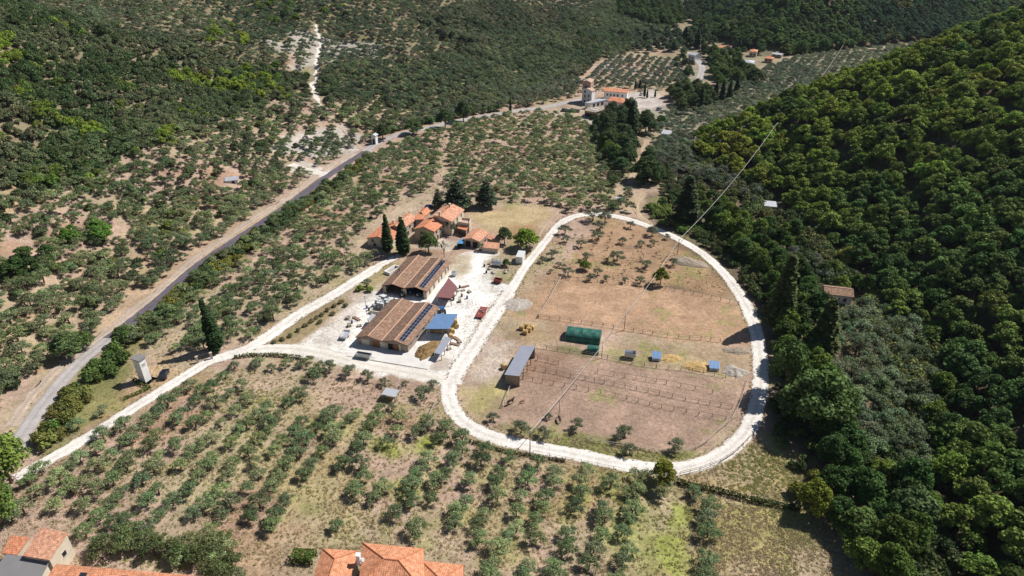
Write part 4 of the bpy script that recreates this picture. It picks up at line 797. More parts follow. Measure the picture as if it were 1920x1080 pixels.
def wz(px, h):
    """world point of a pixel known to lie h above the ground"""
    x, y = G(*px); z = float(zt(x, y))
    for _ in range(3):
        p = plane(px[0], px[1], z + h); z = float(zt(p[0], p[1]))
    return float(p[0]), float(p[1])
def tall(px, vtop):
    """height of something standing at pixel px whose top is at picture row vtop"""
    x, y = G(*px); z = float(zt(x, y)); lo, hi = 0, 60
    for _ in range(40):
        m_ = (lo + hi) / 2
        if proj(x, y, z + m_)[1] > vtop: lo = m_
        else: hi = m_
    return lo
class House:
    """a building given by the pixels of its eaves' corners: A front left, B front right, (C back right), D back left"""
    def __init__(s, name, label, cat, A, B, D, he, C=None, kind='gable_y', rise=1.2, roof=None, wall=None, ridge=None, ov=.35, ci=None, group=None, parent=None, heights=None, depth=None, th=.18, openf=False):
        a, b, d = [np.array(wz(p, he)) for p in (A, B, D)]
        if depth: e = (b - a) / np.linalg.norm(b - a); d = a + np.array([-e[1], e[0]]) * depth
        c = np.array(wz(C, he)) if C else b + d - a
        if C is None and not depth:   # square it up
            e = (b - a) / np.linalg.norm(b - a); n_ = np.array([-e[1], e[0]]); l = (d - a) @ n_; off = ((d - a) @ e) * .35
            d = a + n_ * l + e * off; c = b + n_ * l + e * off
        cen = (a + b + c + d) / 4; s.z0 = min(float(zt(*p)) for p in (a, b, c, d)); s.rz = math.atan2(b[1] - a[1], b[0] - a[0])
        s.hi = max(float(zt(*p)) for p in (a, b, c, d)) - s.z0
        co, si = math.cos(-s.rz), math.sin(-s.rz); s.q = [((p - cen)[0] * co - (p - cen)[1] * si, (p - cen)[0] * si + (p - cen)[1] * co) for p in (a, b, c, d)]
        if parent is None: s.root = empty(name, (cen[0], cen[1], s.z0), s.rz, label, cat, group); s.off = (0, 0)
        else:
            s.root = parent.root; rel = np.array([cen[0] - s.root.location.x, cen[1] - s.root.location.y]); pr = parent.rz; c2, s2 = math.cos(-pr), math.sin(-pr)
            ctr = (rel[0] * c2 - rel[1] * s2, rel[0] * s2 + rel[1] * c2); dr = s.rz - pr; c3, s3 = math.cos(dr), math.sin(dr)
            s.q = [(p[0] * c3 - p[1] * s3 + ctr[0], p[0] * s3 + p[1] * c3 + ctr[1]) for p in s.q]; he = he + s.z0 - parent.root.location.z
        s.he = he; s.ov = ov; q = s.q; cxm = sum(p[0] for p in q) / 4; cym = sum(p[1] for p in q) / 4; s.c = (cxm, cym)
        def ins(p):
            dx, dy = cxm - p[0], cym - p[1]; L = math.hypot(dx, dy); return (p[0] + dx / L * ov * 1.4, p[1] + dy / L * ov * 1.4)
        s.w = [ins(p) for p in q]; w_ = s.w
        mid = lambda p, r, t=.5: (p[0] + (r[0] - p[0]) * t, p[1] + (r[1] - p[1]) * t)
        roof = roof or M_TERRA; rb = MB(); wb = MB(); A_, B_, C_, D_ = [(p[0], p[1], he) for p in q]; hr = he + rise; base = -1.5
        W = [(p[0], p[1]) for p in w_]
        def wallq(i, j, zi, zj): wb.poly([(*W[i], base), (*W[j], base), (*W[j], zj), (*W[i], zi)])
        s.ridge_pts = []
        if kind == 'gable_y':
            R0 = (*mid(q[0], q[1]), hr); R1 = (*mid(q[3], q[2]), hr)
            rb.slab([D_, A_, R0, R1][::1], th); rb.slab([B_, C_, R1, R0], th); s.ridge_pts = [(R0, R1)]
            for i, j in ((0, 1), (2, 3)): m = mid(W[i], W[j]); wb.poly([(*W[i], base), (*W[j], base), (*W[j], he - .03), (*m, hr - .12), (*W[i], he - .03)]) if not (openf and i == 0) else None
            for i, j in ((1, 2), (3, 0)): wallq(i, j, he - .03, he - .03)
        elif kind == 'gable_x':
            R0 = (*mid(q[0], q[3]), hr); R1 = (*mid(q[1], q[2]), hr)
            rb.slab([A_, B_, R1, R0], th); rb.slab([C_, D_, R0, R1], th); s.ridge_pts = [(R0, R1)]
            for i, j in ((1, 2), (3, 0)): m = mid(W[i], W[j]); wb.poly([(*W[i], base), (*W[j], base), (*W[j], he - .03), (*m, hr - .12), (*W[i], he - .03)])
            for i, j in ((0, 1), (2, 3)): wallq(i, j, he - .03, he - .03)
        elif kind == 'm':
            xs = [0, .25, .5, .75, 1]; zs = [0, rise, rise * .18, rise, 0]
            f = [(*mid(q[0], q[1], t), he + z) for t, z in zip(xs, zs)]; k = [(*mid(q[3], q[2], t), he + z) for t, z in zip(xs, zs)]
            for i in range(4):
                pts = [f[i], f[i + 1], k[i + 1], k[i]]; P0 = [Vector(p) for p in pts]; al = (P0[3] - P0[0]).length; wd = (P0[1] - P0[0]).length
                rb.poly(pts, uv=[(0, 0 if i % 2 == 0 else wd), (0, wd if i % 2 == 0 else 0), (al, wd if i % 2 == 0 else 0), (al, 0 if i % 2 == 0 else wd)], mi=i % 2)  # left slopes get the first material, on barns the tiles with shade painted in
                bt_ = [(p[0], p[1], p[2] - th) for p in pts]; rb.poly(bt_[::-1], mi=2); rb.poly([pts[0], bt_[0], bt_[1], pts[1]], mi=2); rb.poly([pts[2], bt_[2], bt_[3], pts[3]], mi=2)
                if i == 0: rb.poly([pts[3], bt_[3], bt_[0], pts[0]], mi=2)
                if i == 3: rb.poly([pts[1], bt_[1], bt_[2], pts[2]], mi=2)
            s.f, s.k = f, k; s.ridge_pts = [(f[1], k[1]), (f[3], k[3]), (f[2], k[2])]
            prof = [(*mid(W[0], W[1], t), he + z - th - .02) for t, z in zip(xs, zs)]; profb = [(*mid(W[3], W[2], t), he + z - th - .02) for t, z in zip(xs, zs)]
            if not openf: wb.poly([(*W[0], base), (*W[1], base)] + prof[::-1])
            wb.poly([(*W[2], base), (*W[3], base)] + profb); wallq(1, 2, he - th, he - th); wallq(3, 0, he - th, he - th)
        elif kind in ('hip_x', 'hip_y'):
            ww = math.dist(q[0], q[1]); ll = math.dist(q[0], q[3])
            if kind == 'hip_x':
                t = min(.49, ll / 2 / ww); m0, m1 = mid(q[0], q[3]), mid(q[1], q[2]); R0 = (*mid(m0, m1, t), hr); R1 = (*mid(m0, m1, 1 - t), hr)
                rb.slab([A_, B_, R1, R0], th); rb.slab([C_, D_, R0, R1], th); rb.slab([B_, C_, R1], th); rb.slab([D_, A_, R0], th); s.ridge_pts = [(R0, R1), (A_, R0), (D_, R0), (B_, R1), (C_, R1)]
            else:
                t = min(.49, ww / 2 / ll); m0, m1 = mid(q[0], q[1]), mid(q[3], q[2]); R0 = (*mid(m0, m1, t), hr); R1 = (*mid(m0, m1, 1 - t), hr)
                rb.slab([D_, A_, R0, R1], th); rb.slab([B_, C_, R1, R0], th); rb.slab([A_, B_, R0], th); rb.slab([C_, D_, R1], th); s.ridge_pts = [(R0, R1), (A_, R0), (B_, R0), (C_, R1), (D_, R1)]
            for i in range(4): wallq(i, (i + 1) % 4, he - th, he - th)
        else:   # one slope or flat: heights per corner
            H = heights or [he] * 4; Q = [(*p, he + dh) for p, dh in zip(q, H if heights else [0] * 4)]; rb.slab(Q, th); s.Q = Q
            hh = [he + (dh if heights else 0) - th - .02 for dh in (H if heights else [0] * 4)]
            for i in range(4):
                if not (openf and i in (openf if isinstance(openf, tuple) else (0,))): wallq(i, (i + 1) % 4, hh[i], hh[(i + 1) % 4])
        s.roof = rb.build('roof', roof, s.root)
        s.wall = wb.build('wall', wall or M_STONE, s.root) if wb.f and wall is not False else None
        if ridge and s.ridge_pts:
            r_ = MB()
            for p0, p1 in s.ridge_pts: r_.tube((p0[0], p0[1], p0[2] + .02), (p1[0], p1[1], p1[2] + .02), .13, n=6)
            r_.build('ridge_tiles', ridge, s.roof)
    def on(s, e, t, z, w, h, name='window', mat=None, frame=True, d=.06):
        """a window or door on wall e (0 front, 1 right, 2 back, 3 left), t along it"""
        i, j = e, (e + 1) % 4; p, r = Vector((*s.w[i], 0)), Vector((*s.w[j], 0)); u = (r - p).normalized(); n = Vector((u.y, -u.x, 0)); L = (r - p).length
        c = p + u * L * t
        def plate(w_, h_, dd, z0):
            b = MB(); P = [c - u * w_ / 2, c + u * w_ / 2]; a = []
            for zz in (z0, z0 + h_): a += [P[0] - n * .1 + Vector((0, 0, zz)), P[1] - n * .1 + Vector((0, 0, zz)), P[1] + n * dd + Vector((0, 0, zz)), P[0] + n * dd + Vector((0, 0, zz))]
            for f in ((3, 2, 1, 0), (4, 5, 6, 7), (3, 2, 6, 7), (0, 3, 7, 4), (2, 1, 5, 6)): b.poly([a[k] for k in f])
            return b
        o = plate(w, h, d, z).build(name, mat or M_GLASS, s.root)
        if frame:
            f = plate(w + .3, .14, d + .05, z - .14); g_ = plate(w + .3, .14, d + .03, z + h); f2 = MB(); f2.v = f.v + g_.v; f2.f = f.f + [tuple(k + len(f.v) for k in q) for q in g_.f]; f2.uv = f.uv + g_.uv; f2.m = f.m + g_.m
            f2.build('frame', M_FRAME, o)
        return o
    def chimney(s, x, y, z0, h, r=.3, mat=None, pipe=False):
        b = MB()
        if pipe: b.tube((x, y, z0), (x, y, z0 + h), r, n=8); b.tube((x, y, z0 + h), (x, y, z0 + h + .15), r * 1.5, n=8)
        else: b.box(x - r, y - r, z0, x + r, y + r, z0 + h); b.box(x - r - .08, y - r - .08, z0 + h, x + r + .08, y + r + .08, z0 + h + .12)
        return b.build('chimney', mat or M_STONE, s.root)

# ---------------------------------------------------------------- the two barns with solar roofs
def solar(H, y0, y1, rows, s0, s1):
    """two columns of panels laid on the rightmost slope"""
    f3, f4, k3, k4 = [Vector(p) for p in (H.f[3], H.f[4], H.k[3], H.k[4])]
    def P(s_, t): a = f3.lerp(f4, s_); b = k3.lerp(k4, s_); return a.lerp(b, t)
    n = (f4 - f3).cross(k3 - f3).normalized(); n = n if n.z > 0 else -n
    fr = MB(); fr.slab([P(s0, y0) + n * .14, P(s1, y0) + n * .14, P(s1, y1) + n * .14, P(s0, y1) + n * .14], .06); fr.build('panel_frame', M_ALU, H.root)
    for r in range(rows):
        for c in range(2):
            a0 = s0 + (s1 - s0) * (c * .5 + .02); a1 = s0 + (s1 - s0) * (c * .5 + .47); t0 = y0 + (y1 - y0) * (r + .04) / rows; t1 = y0 + (y1 - y0) * (r + .95) / rows
            b = MB(); b.slab([P(a0, t0) + n * .18, P(a1, t0) + n * .18, P(a1, t1) + n * .18, P(a0, t1) + n * .18], .03); b.build('solar_panel', M_PV, H.root)
barn = House('barn', 'brown-roofed double-gable barn nearest the camera with solar panels, above the concrete apron', 'barn', (665.8, 632.5), (765, 648.3), (744, 562.5), 2.75, kind='m', rise=1.1, roof=[M_COPPI_SHADE, M_COPPI, M_WOODD], wall=M_STONED, ridge=M_RIDGE, ov=.45)
for t, w_, z, h, nm, m in ((.16, 2.4, -.1, 2.4, 'sliding_door', M_CREAM), (.37, 2.2, -.1, 2.4, 'wooden_door', M_WOOD), (.50, 1.5, -.1, 2.45, 'panel', M_CREAM), (.58, .9, -.1, 2.5, 'pillar', M_STONE), (.655, 1.6, -.1, 2.3, 'opening_shade_plate', M_DARK), (.76, 2.0, -.1, 2.3, 'wooden_door', M_WOOD), (.845, .5, -.1, 2.6, 'pillar', M_CREAM), (.92, 1.9, -.1, 2.3, 'wooden_door', M_WOODG)):  # the dark bay is a solid plate with interior shade as its colour
    barn.on(0, t, z, w_, h, nm, m, frame=False, d=.08 if nm != 'pillar' else .2)
for t in (.12, .3, .5, .7, .88): barn.on(1, t, 1.2, 1.1, .8)
for t in (.2, .5, .8): barn.on(3, t, 1.2, 1.1, .8)
solar(barn, .05, .97, 13, .20, .58)
barn2 = House('barn', 'brown-roofed double-gable open barn with solar panels between farmhouse and the nearer barn', 'barn', (714.6, 535.2), (800.8, 547.1), (774.2, 482), 2.9, kind='m', rise=1.15, roof=[M_COPPI_SHADE, M_COPPI, M_WOODD], wall=M_CREAM, ridge=M_RIDGE, ov=.45, openf=True)
for t, w_ in ((.035, 1.0), (.5, 1.1), (.965, 1.0)): barn2.on(0, t, -.6, w_, 3.3, 'pillar', M_STONE, frame=False, d=.3)
b_ = MB(); W0, W1 = [Vector((*barn2.w[k], 0)) for k in (0, 1)]; D0, D1 = [Vector((*barn2.w[k], 0)) for k in (3, 2)]
b_.poly([W0.lerp(D0, .45) + Vector((0, 0, -.5)), W1.lerp(D1, .45) + Vector((0, 0, -.5)), W1.lerp(D1, .45) + Vector((0, 0, 2.7)), W0.lerp(D0, .45) + Vector((0, 0, 2.7))]); b_.build('partition_wall', M_STONED, barn2.root)
for t in (.12, .3, .5, .62, .8, .92): barn2.on(1, t, .6, 1.1, 1.5)
for t in (.3, .7): barn2.on(3, t, 1.2, 1.1, .8)
solar(barn2, .05, .95, 13, .20, .60)
p_ = Vector(barn2.f[3]).lerp(Vector(barn2.f[4]), .5).lerp(Vector(barn2.k[3]).lerp(Vector(barn2.k[4]), .5), .82); barn2.chimney(p_.x, p_.y, p_.z - .2, 1.5, .22, M_WOODD, True)
p_ = Vector(barn2.f[0]).lerp(Vector(barn2.f[1]), .5).lerp(Vector(barn2.k[0]).lerp(Vector(barn2.k[1]), .5), .45); barn2.chimney(p_.x, p_.y, p_.z - .2, 1.0, .18, M_WOODD, True)

# ---------------------------------------------------------------- farmhouse: one long building of several ranges
fh = House('farmhouse', 'long stone farmhouse of several orange tiled ranges behind the two cypresses', 'farmhouse', (774.8, 429.4), (814.4, 434.5), (836 - 38, 409), 4.6, C=(836.4, 415.7), kind='gable_y', rise=1.5, roof=M_TERRA, wall=M_STONE, ridge=M_RIDGEO, ov=.35)
for t, z, w_, h in ((.36, 2.7, 1.1, 1.2), (.36, .1, 1.2, 2.0), (.72, 2.7, 1.0, 1.1)): fh.on(0, t, z, w_, h)
for t, z, h in ((.2, 2.8, 1.2), (.55, 2.8, 1.2), (.85, 2.8, 1.2), (.3, .1, 2.0), (.75, .8, 1.2)): fh.on(1, t, z, 1.0, h)
fn = House('x', '', '', (803, 408), (847.4, 415.6), (829, 387), 5.9, C=(871, 392.6), kind='gable_y', rise=1.7, roof=M_TERRA2, wall=M_CREAM, ridge=M_RIDGEO, parent=fh)
for t, z, h in ((.15, 3.8, 1.3), (.45, 3.8, 1.3), (.8, 3.8, 1.3), (.25, 1.0, 1.4), (.65, 1.0, 1.4)): fn.on(1, t, z, 1.0, h)
for t in (.35, .8): fn.on(0, t, 4.2, 1.0, 1.1)
fw = House('x', '', '', (727, 426), (754, 430.5), (756, 402), 4.3, C=(783.5, 408), kind='gable_y', rise=1.3, roof=M_TERRA2, wall=M_STONE, ridge=M_RIDGEO, parent=fh)
for t, z, h in ((.2, 2.6, 1.1), (.5, 2.6, 1.1), (.8, 2.6, 1.1), (.35, .1, 1.9), (.65, .1, 1.9)): fw.on(1, t, z, 1.0, h)
fl = House('x', '', '', (686, 446.2), (733, 452.5), (722, 419), 3.3, kind='gable_y', rise=1.3, roof=M_TERRA, wall=M_CREAM, ridge=M_RIDGEO, parent=fh)
for t, z in ((.22, 1.9), (.3, .3), (.6, 1.9)): fl.on(0, t, z, 1.0, 1.1)
fk = House('x', '', '', (784, 399), (797, 406), (794, 390), 4.4, C=(808, 395), kind='gable_y', rise=1.0, roof=M_TERRA, wall=M_STONE, ridge=M_RIDGEO, parent=fh)
fc = House('x', '', '', (777, 412), (795, 411), (781, 404), 4.4, C=(799, 405), kind='slope', heights=[0, 0, .6, .6], roof=M_TERRA, wall=M_CREAM, parent=fh)
fc.on(0, .6, 1.5, .9, 1.1)
ft = House('x', '', '', (857, 427.5), (875, 432.3), (861, 422), 2.7, C=(879, 426), kind='slope', heights=[0, 0, .5, .5], roof=M_TERRA, wall=M_STONED, parent=fh, th=.14, openf=True)
fd = House('x', '', '', (858, 419), (880, 423), (866, 411), 3.6, C=(883, 413), kind='flat', roof=M_PINKP, wall=M_CREAM, parent=fh, ov=.05)
pb = MB()
for i in range(4):
    a_, b2 = Vector((*fd.q[i], fd.he)), Vector((*fd.q[(i + 1) % 4], fd.he)); n_ = (b2 - a_).cross(Vector((0, 0, 1))).normalized() * -.2
    pb.poly([a_, b2, b2 + Vector((0, 0, .9)), a_ + Vector((0, 0, .9))]); pb.poly([a_ + n_, b2 + n_, b2 + n_ + Vector((0, 0, .9)), a_ + n_ + Vector((0, 0, .9))]); pb.poly([a_ + Vector((0, 0, .9)), b2 + Vector((0, 0, .9)), b2 + n_ + Vector((0, 0, .9)), a_ + n_ + Vector((0, 0, .9))])
pb.build('parapet', M_CREAM, fh.root); fd.on(1, .5, 1.0, 1.0, 1.3)
for H_, t, u_, h in ((fn, 0, .5, 1.5), (fn, .75, .5, 1.2), (fh, .9, .62, 1.2), (fl, .9, .5, 1.2), (fw, .5, .4, 1.0)):
    a_, b2 = Vector(H_.ridge_pts[0][0]), Vector(H_.ridge_pts[0][1]); p_ = a_.lerp(b2, t); H_.chimney(p_.x + (u_ - .5) * 5, p_.y, p_.z - .4 - abs(u_ - .5) * 1.5, h + .4, .32, M_CREAM)
# outside stair
sb = MB(); q0 = Vector((*fh.w[0], 0)); q3 = Vector((*fh.w[3], 0)); dv = (q3 - q0).normalized(); nv = Vector((-1, 0, 0))
for k in range(12):
    a_ = q0 + dv * (1 + k * .38) + nv * 1.3; sb.box(a_.x, a_.y, -.5, a_.x + 1.25, a_.y + .38, .25 + k * .2)
sb.build('stair', M_STONE, fh.root)
# ---------------------------------------------------------------- garage and its lean-tos
gr = House('garage', 'small stone garage with two open bays and orange tiled roof east of the farmhouse', 'garage', (867.7, 448.7), (899.5, 453.4), (884, 429.7), 2.8, C=(917.8, 435.8), kind='gable_y', rise=1.1, roof=M_TERRA2, wall=M_STONE, ridge=M_RIDGEO)
for t in (.27, .73): gr.on(0, t, -.2, 1.9, 2.5, 'opening_shade_plate', M_DARK, frame=False)  # closed wall behind: the shade of both bays is painted on plates
gr.on(0, .5, -.2, .45, 2.9, 'pillar', M_PINKP, frame=False, d=.15)
g2 = House('x', '', '', (901.5, 463.5), (935, 467), (908, 455), 1.9, C=(937.5, 458), kind='slope', heights=[0, 0, .5, .5], roof=M_TERRA2, wall=M_STONE, parent=gr)
g3 = House('x', '', '', (911, 446), (936.5, 454.5), (917.5, 441), 2.3, C=(938, 448), kind='slope', heights=[0, 0, .5, .5], roof=M_TERRA2, wall=M_STONED, parent=gr)
cn = House('canopy', 'small blue tarpaulin lean-to against the left side of the garage', 'canopy', (856, 456.5), (868, 457), (862, 448), 2.2, C=(870, 448.5), kind='flat', roof=M_TARPB, wall=M_TARP, th=.06, ov=.2, openf=True)

# ---------------------------------------------------------------- open sheds on posts
def canopy(name, label, cat, A, B, C, D, h, roof, tilt=(0, 0, 0, 0), post=.09, nposts=2, pm=None, beams=True, group=None):
    H = House(name, label, cat, A, B, D, h, C=C, kind='flat' if not any(tilt) else 'slope', heights=list(tilt) if any(tilt) else None, roof=roof, wall=False, th=.07, ov=.3, group=group)
    for side in ((0, 3), (1, 2)):
        for k in range(nposts):
            t = k / (nposts - 1); p = Vector((*H.w[side[0]], 0)).lerp(Vector((*H.w[side[1]], 0)), t); za = h + tilt[side[0]] + (tilt[side[1]] - tilt[side[0]]) * t
            MB().box(p.x - post, p.y - post, -.6, p.x + post, p.y + post, za - .08).build('post', pm or M_STEEL, H.root)
    return H
canopy('open_shed', 'blue sheet-roofed open shed attached to the right of the near barn', 'shed', (797, 616.5), (842.5, 616), (858.5, 590), (818, 590.5), 3.4, M_BLUER, (0, 0, .35, .35), nposts=3)
canopy('open_shed', 'maroon sheet-roofed open shed beside the far barn', 'shed', (817.5, 556.5), (846, 559.5), (857.5, 538), (841, 520), 2.9, M_MAROON, nposts=3)
sh = canopy('narrow_shelter', 'narrow pale grey sheet-roofed shelter beside the manure heap', 'shelter', (813, 661), (827, 664.5), (846, 634), (834, 630.5), 2.2, M_GREYR, (0, 0, .1, .1), nposts=4)
st = House('stable', 'long grey sheet-roofed livestock shelter at the left end of the lower paddock', 'shelter', (945.5, 702), (973.5, 708), (977, 647), 3.3, C=(1004, 651.5), kind='slope', heights=[.0, .5, .5, .0], roof=M_GREYR, wall=M_WOODG, th=.08, openf=(1,))
for k in range(5):
    p = Vector((*st.w[1], 0)).lerp(Vector((*st.w[2], 0)), k / 4); MB().box(p.x - .08, p.y - .08, -.5, p.x + .08, p.y + .08, 3.6).build('post', M_WOODD, st.root)
cs = canopy('animal_shelter', 'small white-roofed shelter inside a wooden pen on the bare ground below the apron', 'shelter', (714.5, 739), (741, 744), (749, 731), (724, 726.5), 2.0, M_LGREY, nposts=2, pm=M_WOODG)
b_ = MB(); w0, w1, w3 = [Vector((*cs.w[k], 0)) for k in (0, 1, 3)]; b_.poly([w0, w3, w3 + Vector((0, 0, 1.9)), w0 + Vector((0, 0, 1.9))]); b_.build('side_wall', M_WOODG, cs.root)
ca = canopy('awning', 'small grey awning against the left wall of the near barn', 'awning', (688, 600), (697, 602), (705, 590), (697, 587), 2.6, M_LGREY, nposts=2)

# hay tunnel and tents
def tunnel(name, label, cat, A, B, depth_dir, r, mat, hh=1.9, mat2=None, group=None):
    a = np.array(G(*A)); b = np.array(G(*B)); L = np.linalg.norm(b - a); rz = math.atan2(*(b - a)[::-1]); z = float(zt(*a)); root = empty(name, (a[0], a[1], z), rz, label, cat, group)
    m = MB(); n = 12; rr = random.Random(3)
    for k in range(int(L / 1.2) + 1):
        x0 = k * 1.2; x1 = min(L, x0 + 1.2)
        if x1 <= x0: break
        for i in range(n):
            t0, t1 = math.pi * i / n, math.pi * (i + 1) / n
            f = lambda t, x: (x, depth_dir * (r - r * math.cos(t)), hh * math.sin(t) ** .6 * (1 + .04 * math.sin(x * 2.1 + t * 3)) - .05)
            m.poly([f(t0, x0), f(t0, x1), f(t1, x1), f(t1, x0)])
    m.build('cover', mat, root, sm=True); e_ = MB()
    for x in (0.02, L - .02): e_.poly([(x, depth_dir * (r - r * math.cos(math.pi * i / n)), hh * math.sin(math.pi * i / n) ** .6 * .97 - .08) for i in range(n + 1)])
    e_.build('end_panel', mat2 or mat, root)
    for k in range(int(L / 2.4) + 1):
        h_ = MB(); x = min(L, k * 2.4)
        for i in range(n):
            g_ = lambda t: (x, depth_dir * (r - (r + .04) * math.cos(t)), (hh + .05) * max(0, math.sin(t)) ** .6 - .03); h_.tube(g_(math.pi * i / n), g_(math.pi * (i + 1) / n), .04, n=4, cap=False)
        h_.build('hoop', M_STEEL, root)
    return root
tunnel('hay_store', 'long dark green net-covered hay tunnel between the two paddocks', 'tunnel', (1060, 639), (1124, 648), 1, 2.6, M_TARP, 2.8)
tunnel('small_tunnel', 'small dark green net-covered tunnel in front of the long one', 'tunnel', (1100, 664), (1122, 666.5), 1, 1.3, M_TARP, 2.1, M_TARPL)
def hut(name, label, A, B, depth, h, roof, wall, tilt=.5, cat='hut', **k):
    return House(name, label, cat, A, B, A, h, kind='slope', heights=[0, 0, tilt, tilt], depth=depth, roof=roof, wall=wall, th=.07, ov=.15, **k)
for A_, B_, lb in (((1222.5, 671.5), (1240, 673), 'blue-roofed poultry hut left of the sand heaps in the paddock'), ((1330, 690), (1350, 691.5), 'blue-roofed poultry hut at the right end of the sand heaps')):
    H_ = hut('poultry_hut', lb, A_, B_, 2.5, 1.0, M_BLUER, M_PLAST, .7, group='blue-roofed huts in the paddock'); H_.on(0, .5, .1, .8, .7, 'door', M_GREYR, False)
hut('shed', 'small white-roofed shed hidden among olives beyond the loop road', (1152, 375), (1167, 377), 3, 2, M_LGREY, M_STONED, .3, 'shed').on(0, .4, .1, 1.2, 1.6, 'door', M_DARK, False)
hut('shed', 'silver-roofed shed among dark trees below the wooded spur', (1433, 386), (1457, 388), 5, 2.4, M_LGREY, M_STONED, .4, 'shed').on(0, .4, .1, 1.4, 1.8, 'door', M_DARK, False)
hut('shed', 'small blue-white roofed shed on the path behind the tall trees', (1239, 250), (1256, 252), 6, 2.4, M_LGREY, M_CREAM, .3, 'shed').on(0, .4, .1, 1.4, 1.8, 'door', M_DARK, False)
H_ = House('cottage', 'little whitewashed cottage with pale tiled roof in the shaded hollow', 'cottage', (1546, 550), (1602, 557), (1545, 541), 3.0, depth=6.0, kind='gable_x', rise=1.1, roof=M_COPPI, wall=M_WHITE, ridge=M_RIDGE)
for t in (.25, .5, .75): H_.on(0, t, .9, .9, 1.1)
H_.on(0, .38, 0, .9, 2.0, 'door', M_WOODD)
hut('shed', 'flat pale slab-roofed outhouse below the cottage', (1562, 576), (1579, 578), 3, 1.8, M_CONC, M_STONED, .1, 'shed').on(0, .5, .1, 1, 1.4, 'door', M_DARK, False)
H_ = House('ruined_hut', 'small white ruined hut among scrub on the left hillside', 'hut', (419, 332), (447, 336), (421, 326), 2.0, depth=4.0, kind='slope', heights=[0, 0, .4, .4], roof=M_LGREY, wall=M_WHITE); H_.on(0, .6, 0, 1.2, 1.6, 'door', M_DARK, False)
H_ = House('shrine', 'small white roadside shrine beside the bend of the asphalt road', 'shrine', (694, 254), (704, 255), (694, 250), 4.6, depth=3, kind='gable_y', rise=.8, roof=M_LGREY, wall=M_WHITE); H_.on(0, .5, .2, 1.2, 2.6, 'opening_shade_plate', M_DARK, False)  # niche is a flat plate, its shade put into the colour
# transformer tower
tw = House('transformer_tower', 'tall white electricity cabin tower with grey flat roof beside the white drive', 'tower', (259.5, 677.5), (274.5, 667), (243, 672), 7.4, C=(258, 663), kind='flat', roof=M_FIBRE, wall=M_WHITE, th=.25, ov=.35)
tw.on(1, .5, .1, 1.5, 2.3, 'door', M_LGREY); tw.on(1, .5, 5.2, .8, .5, 'vent', M_GREYR); tw.on(0, .5, 5.2, .8, .5, 'vent', M_GREYR)
b_ = MB(); q = tw.q; b_.slab([(p[0] * 1.35, p[1] * 1.35, .22) for p in q], .6); b_.build('plinth', M_CONC, tw.root)

# ---------------------------------------------------------------- houses at the bottom edge
vl = House('villa', 'large salmon-roofed villa cut by the bottom edge, main hipped block with two wings', 'house', (672, 1098), (797, 1110), (680, 1017.5), 6.2, C=(793.8, 1027.5), kind='hip_x', rise=1.9, roof=M_NEWT, wall=M_CREAM, ridge=M_RIDGEO, ov=.6)
v2 = House('x', '', '', (572, 1130), (640, 1136), (605, 1028.7), 5.6, C=(672, 1032), kind='hip_y', rise=1.5, roof=M_NEWT, wall=M_CREAM, ridge=M_RIDGEO, parent=vl, ov=.5)
v3 = House('x', '', '', (785, 1130), (868, 1138), (790, 1050.5), 4.0, C=(868.8, 1058), kind='hip_x', rise=1.1, roof=M_NEWT, wall=M_CREAM, ridge=M_RIDGEO, parent=vl, ov=.5)
for H_ in (vl, v2, v3):
    for t in (.3, .7): H_.on(2, t, 1.0, 1.1, 1.4); H_.on(0, t, 1.0, 1.1, 1.4)
for px_, h_, r_, pp in (((671, 1040), 8.0, .35, False), ((749, 1058), 7.4, .12, True)):
    x, y = wz(px_, h_); rel = Vector((x - vl.root.location.x, y - vl.root.location.y, 0)); rel.rotate(Matrix.Rotation(-vl.rz, 3, 'Z')); c_ = vl.chimney(rel.x, rel.y, 5.6, h_ - 5.6, r_, M_WHITE, pp)
    if not pp:
        d_ = MB(); d_.tube((rel.x + .9, rel.y - .5, 7.3), (rel.x + 1.05, rel.y - .6, 7.42), .45, .30, 12); d_.build('satellite_dish', M_PLAST, vl.root)
ob = House('orange_outbuilding', 'small bright orange-roofed outbuilding in the bottom left corner', 'outbuilding', (2, 1036), (31, 1038.5), (23, 1007.5), 4.2, C=(57.5, 1010.5), kind='slope', heights=[-.2, -.2, .6, .6], roof=M_TERRA, wall=M_CREAM, ov=.2); ob.on(1, .5, 1.5, .9, 1)
ob2 = House('farm_building', 'orange-roofed building with cream gable wall at the bottom left', 'building', (42, 1042), (92, 1049.5), (80, 995), 5.2, C=(130, 1005), kind='slope', heights=[0, 0, 1.0, 1.0], roof=M_TERRA2, wall=M_CREAM, ov=.2); ob2.on(1, .6, 2.5, .9, 1.1)
ob3 = House('lean_to', 'dark grey corrugated roofed shed at the bottom left corner', 'shed', (-30, 1085), (70, 1088), (14, 1042), 4.0, C=(96, 1050.5), kind='slope', heights=[-.3, -.3, .5, .5], roof=M_FIBRE, wall=M_CREAM, ov=.2); ob3.on(1, .5, 1.0, 1, 1)
ob4 = House('long_building', 'long orange-roofed building with skylights cut by the bottom edge', 'building', (40, 1135), (420, 1165), (107, 1060), 4.6, C=(380, 1083), kind='slope', heights=[-.9, -.9, .6, .6], roof=M_NEWT, wall=M_CREAM, ov=.3)
for t in (.19, .46):
    Q_ = [Vector(p) for p in ob4.Q]; f_ = lambda a, b: Q_[0].lerp(Q_[1], a).lerp(Q_[3].lerp(Q_[2], a), b) + Vector((0, 0, .06)); MB().slab([f_(t, .55), f_(t + .045, .55), f_(t + .045, .86), f_(t, .86)], .12).build('skylight', M_GLASS, ob4.root)
for t in (.2, .5, .8): ob4.on(2, t, 1.2, 1, 1.1)
